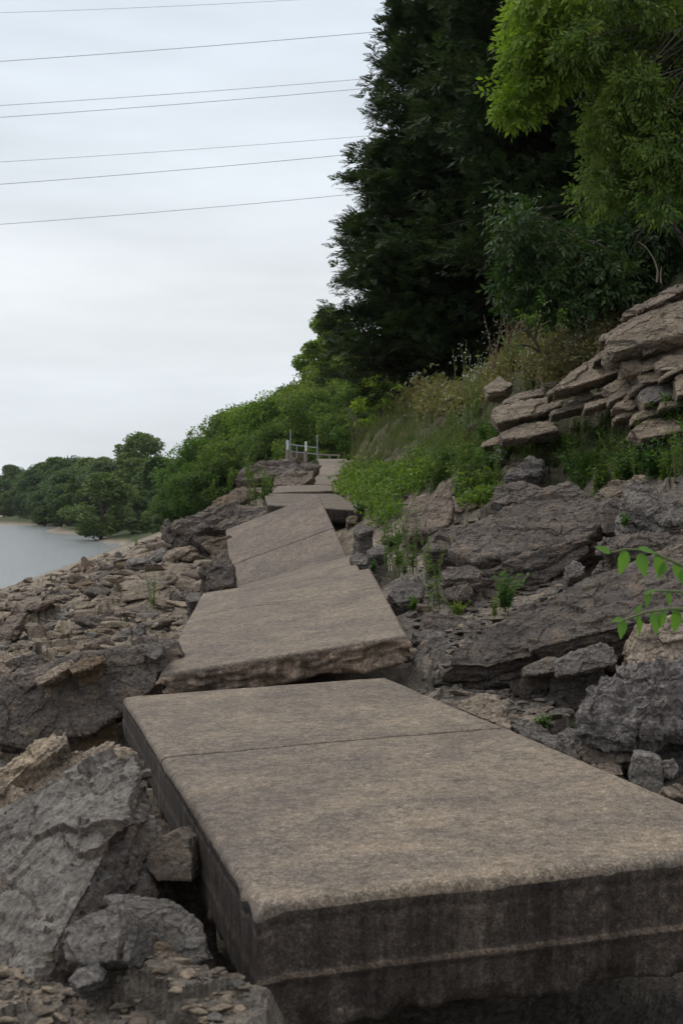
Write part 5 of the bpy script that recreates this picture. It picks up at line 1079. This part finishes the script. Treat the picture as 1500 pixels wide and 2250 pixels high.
# compound leaves reaching in from the right edge
def sapling():
    d = 3.6; root_p = P(1640, 1700, d); root_p[2] = base_z(root_p[:1], root_p[1:2])[0]
    root = empty('sapling', root_p); tag(root, 'green sapling reaching in from the right edge with toothed compound leaves', 'sapling')
    rs = np.random.default_rng(4); g = Geo(); stem = [root_p * 0, P(1600, 1500, d) - root_p, P(1585, 1350, d) - root_p, P(1590, 1180, d) - root_p]; g.tube(stem, [.012, .009, .007, .003], 6); link('stem', g.build('stem', [M['stem']]), root)
    def leaflet(G, b, dirv, L_, w_, nr):
        n = 9; t = np.linspace(0, 1, n); prof = np.sin(np.pi * t ** .75) ** .9 * (1 - .25 * t); S = np.cross(dirv, nr); S /= np.linalg.norm(S); U = np.cross(S, dirv)
        mid = b + dirv * (t * L_)[:, None] - U * (.18 * L_ * t * t)[:, None]
        teeth = 1 + .14 * (np.arange(n) % 2); Vv = []
        for sg in (-1, 1): Vv.append(mid + S * (sg * prof * w_ / 2 * teeth)[:, None] + U * (prof * w_ * .16)[:, None])
        A = np.concatenate([Vv[0], mid, Vv[1]]); i = np.arange(n - 1)
        G.add(A, np.concatenate([np.stack([i, i + 1, n + i + 1, n + i], -1), np.stack([n + i, n + i + 1, 2 * n + i + 1, 2 * n + i], -1)]))
    sets = [([(1600,1300),(1540,1262),(1480,1235),(1420,1208),(1372,1207),(1340,1214)], [(1340,1216,-150,32),(1372,1208,100,58),(1405,1215,82,48),(1400,1205,10,40),(1440,1216,78,50),(1462,1235,120,34),(1478,1240,60,42),(1500,1250,95,46),(1530,1262,80,50)]),
            ([(1600,1330),(1540,1312),(1490,1300),(1440,1298),(1425,1303)], [(1428,1300,110,40),(1440,1298,170,24),(1462,1298,75,30),(1495,1300,20,40),(1520,1310,80,44)]),
            ([(1600,1350),(1520,1338),(1470,1338),(1420,1345),(1370,1362),(1352,1358)], [(1368,1360,175,34),(1370,1362,105,44),(1398,1352,80,40),(1396,1348,-60,26),(1432,1345,80,42),(1455,1340,100,44),(1470,1338,20,36),(1485,1340,95,44),(1515,1338,70,44),(1540,1340,100,42)])]
    for rl, lv in sets:
        gs = Geo(); lfs = []; pts = np.array([P(x, y, d) for x, y in rl]) - root_p; gs.tube(pts, np.linspace(.0055, .0025, len(pts)), 5)
        for (x, y, ang, L_) in lv:
            b = P(x, y, d) - root_p; a = math.radians(ang); dv = np.array([math.cos(a), -.25 + .2 * math.sin(x), -math.sin(a)]); dv /= np.linalg.norm(dv)
            nr = np.array([rs.normal() * .35, -.6 + rs.normal() * .25, .7]); L_ = L_ * rs.uniform(.85, 1.2); gl = Geo(); lfs.append(gl); leaflet(gl, b, dv, L_ * d / F, L_ * d / F * .5, nr)
        st = link('leaf_stalk', gs.build('leaf_stalk', [M['stem']]), root); [link('leaflet', q.build('leaflet', [M['twigleaf']], True), st) for q in lfs]
sapling()

# sticks, stump, bare twigs
def stick(name, pts, r0, label, mat='twig', cat='stick', group=None, forks=0, seed=1):
    Pp = np.array(pts); g = Geo(); t = np.linspace(0, 1, len(Pp)); tt = np.linspace(0, 1, 14); Q = np.stack([np.interp(tt, t, Pp[:, k]) for k in range(3)], -1); o0 = Q[0].copy(); Q = Q - o0
    g.tube(Q, np.linspace(r0, r0 * .35, 14), 6); r = np.random.default_rng(seed)
    for k in range(forks):
        i = r.integers(3, 12); L_ = np.linalg.norm(Q[-1] - Q[0]) * r.uniform(.15, .4); dv = r.normal(size=3); dv /= np.linalg.norm(dv); s = Q[i]; g.tube([s, s + dv * L_ * .5 + [0, 0, .05 * L_], s + dv * L_], [r0 * .4, r0 * .25, r0 * .1], 4)
    tag(link(name, g.build(name, [M[mat]]), loc=o0), label, cat, group)
stick('stick', [P(1320,1100,9.5), P(1345,1085,9.5), P(1368,1066,9.5), P(1385,1058,9.5)], .008, 'dead forked stick lying on the jagged grey boulder', forks=5, seed=3)
stick('stick', [P(1322,1110,9.45), P(1350,1092,9.45), P(1380,1080,9.45)], .006, 'thin dead stick below the forked stick', forks=3, seed=4)
stick('bare_sapling', [P(1187,870,14.6), P(1191,850,14.6), P(1188,836,14.6), P(1181,828,14.6)], .012, 'pale bare curved twig among dry weeds left of the long ledge')
stick('bare_sapling', [P(1442,620,14.6), P(1444,595,14.6), P(1436,570,14.6), P(1420,545,14.6), P(1400,530,14.6)], .012, 'pale bare arching twig at the cliff top')
stick('bare_sapling', [P(1451,622,14.7), P(1450,600,14.7), P(1452,585,14.7)], .01, 'short straight bare twig next to the arching twig')
stick('bare_sapling', [P(1130,745,15.3), P(1130,725,15.3), P(1138,712,15.3), P(1155,700,15.3), P(1180,692,15.3)], .012, 'bare curving vine stem in the dark undergrowth', forks=5, seed=6)
stick('bare_branch', [P(1350,75,11.6), P(1420,45,11.6), P(1480,30,11.5), P(1540,20,11.5)], .02, 'bare grey branch at the top right among leaves', 'twig', 'branch', forks=3, seed=8)
stick('bare_branch', [P(1300,250,11.5), P(1360,205,11.5), P(1400,160,11.5), P(1450,140,11.5)], .012, 'thin pale branch inside the green leaves at right', 'twig', 'branch', forks=4, seed=9)
for k, (x, y, h) in enumerate([(1055,1010,40),(1083,985,46),(1216,965,44),(1322,970,70),(1345,950,60),(1480,1060,66),(955,1040,48),(1180,1000,38)]):
    b = gp(x, y); hh = h * b[1] / F; stick('dry_stalk', [b, b + [.01, 0, hh * .5], b + [.03 * math.sin(k), 0, hh]], .007, 'reddish-brown dry stalk standing among the slope weeds', 'drystem', 'stalk', 'dry stalks on the slope', forks=6, seed=20 + k)
def stump():
    b = gp(187, 1262); g = Geo(); r = np.random.default_rng(3)
    for (a, l, rr) in ((( .05, 0, .5), .0, .16),): pass
    g.tube([(0, 0, -.1), (.02, .05, .12), (.0, .02, .3), (-.05, 0, .42)], [.17, .15, .1, .05], 8)
    for k in range(9):
        a = r.uniform(0, 6.28); l = r.uniform(.25, .5); g.tube([(0, 0, .08), (math.cos(a) * l * .5, math.sin(a) * l * .5, .12 + r.uniform(-.05, .15)), (math.cos(a) * l, math.sin(a) * l, r.uniform(-.05, .15))], [.07, .05, .015], 6)
    s = b[1] / 30; tag(link('driftwood_stump', g.build('driftwood_stump', [M['drift']]), loc=b, sc=max(s, .6)), 'gnarled driftwood stump on the crest of the left bank', 'driftwood')
    b = gp(130, 1272); b2 = gp(148, 1268); stick('driftwood_log', [b + [0, 0, .05], b2 + [0, 0, .1]], .06, 'short driftwood log beside the stump near the water', 'drift', 'driftwood', seed=2)
stump()
print('SCENE polys', sum(len(o.data.polygons) for o in bpy.data.objects if o.type == 'MESH'))

def haze():
    m, nt, o = newmat('river haze'); pv = N(nt, 'ShaderNodeVolumePrincipled'); pv.inputs['Color'].default_value = (.86, .92, 1, 1); pv.inputs['Density'].default_value = .00009; pv.inputs['Anisotropy'].default_value = .5
    nt.links.new(pv.outputs[0], o.inputs['Volume']); g = Geo(); g.box((0, 700, 60), (7600, 1500, 135)); tag(link('haze', g.build('haze', [m])), 'thin pale haze over the river valley', 'haze', kind='stuff')
haze()
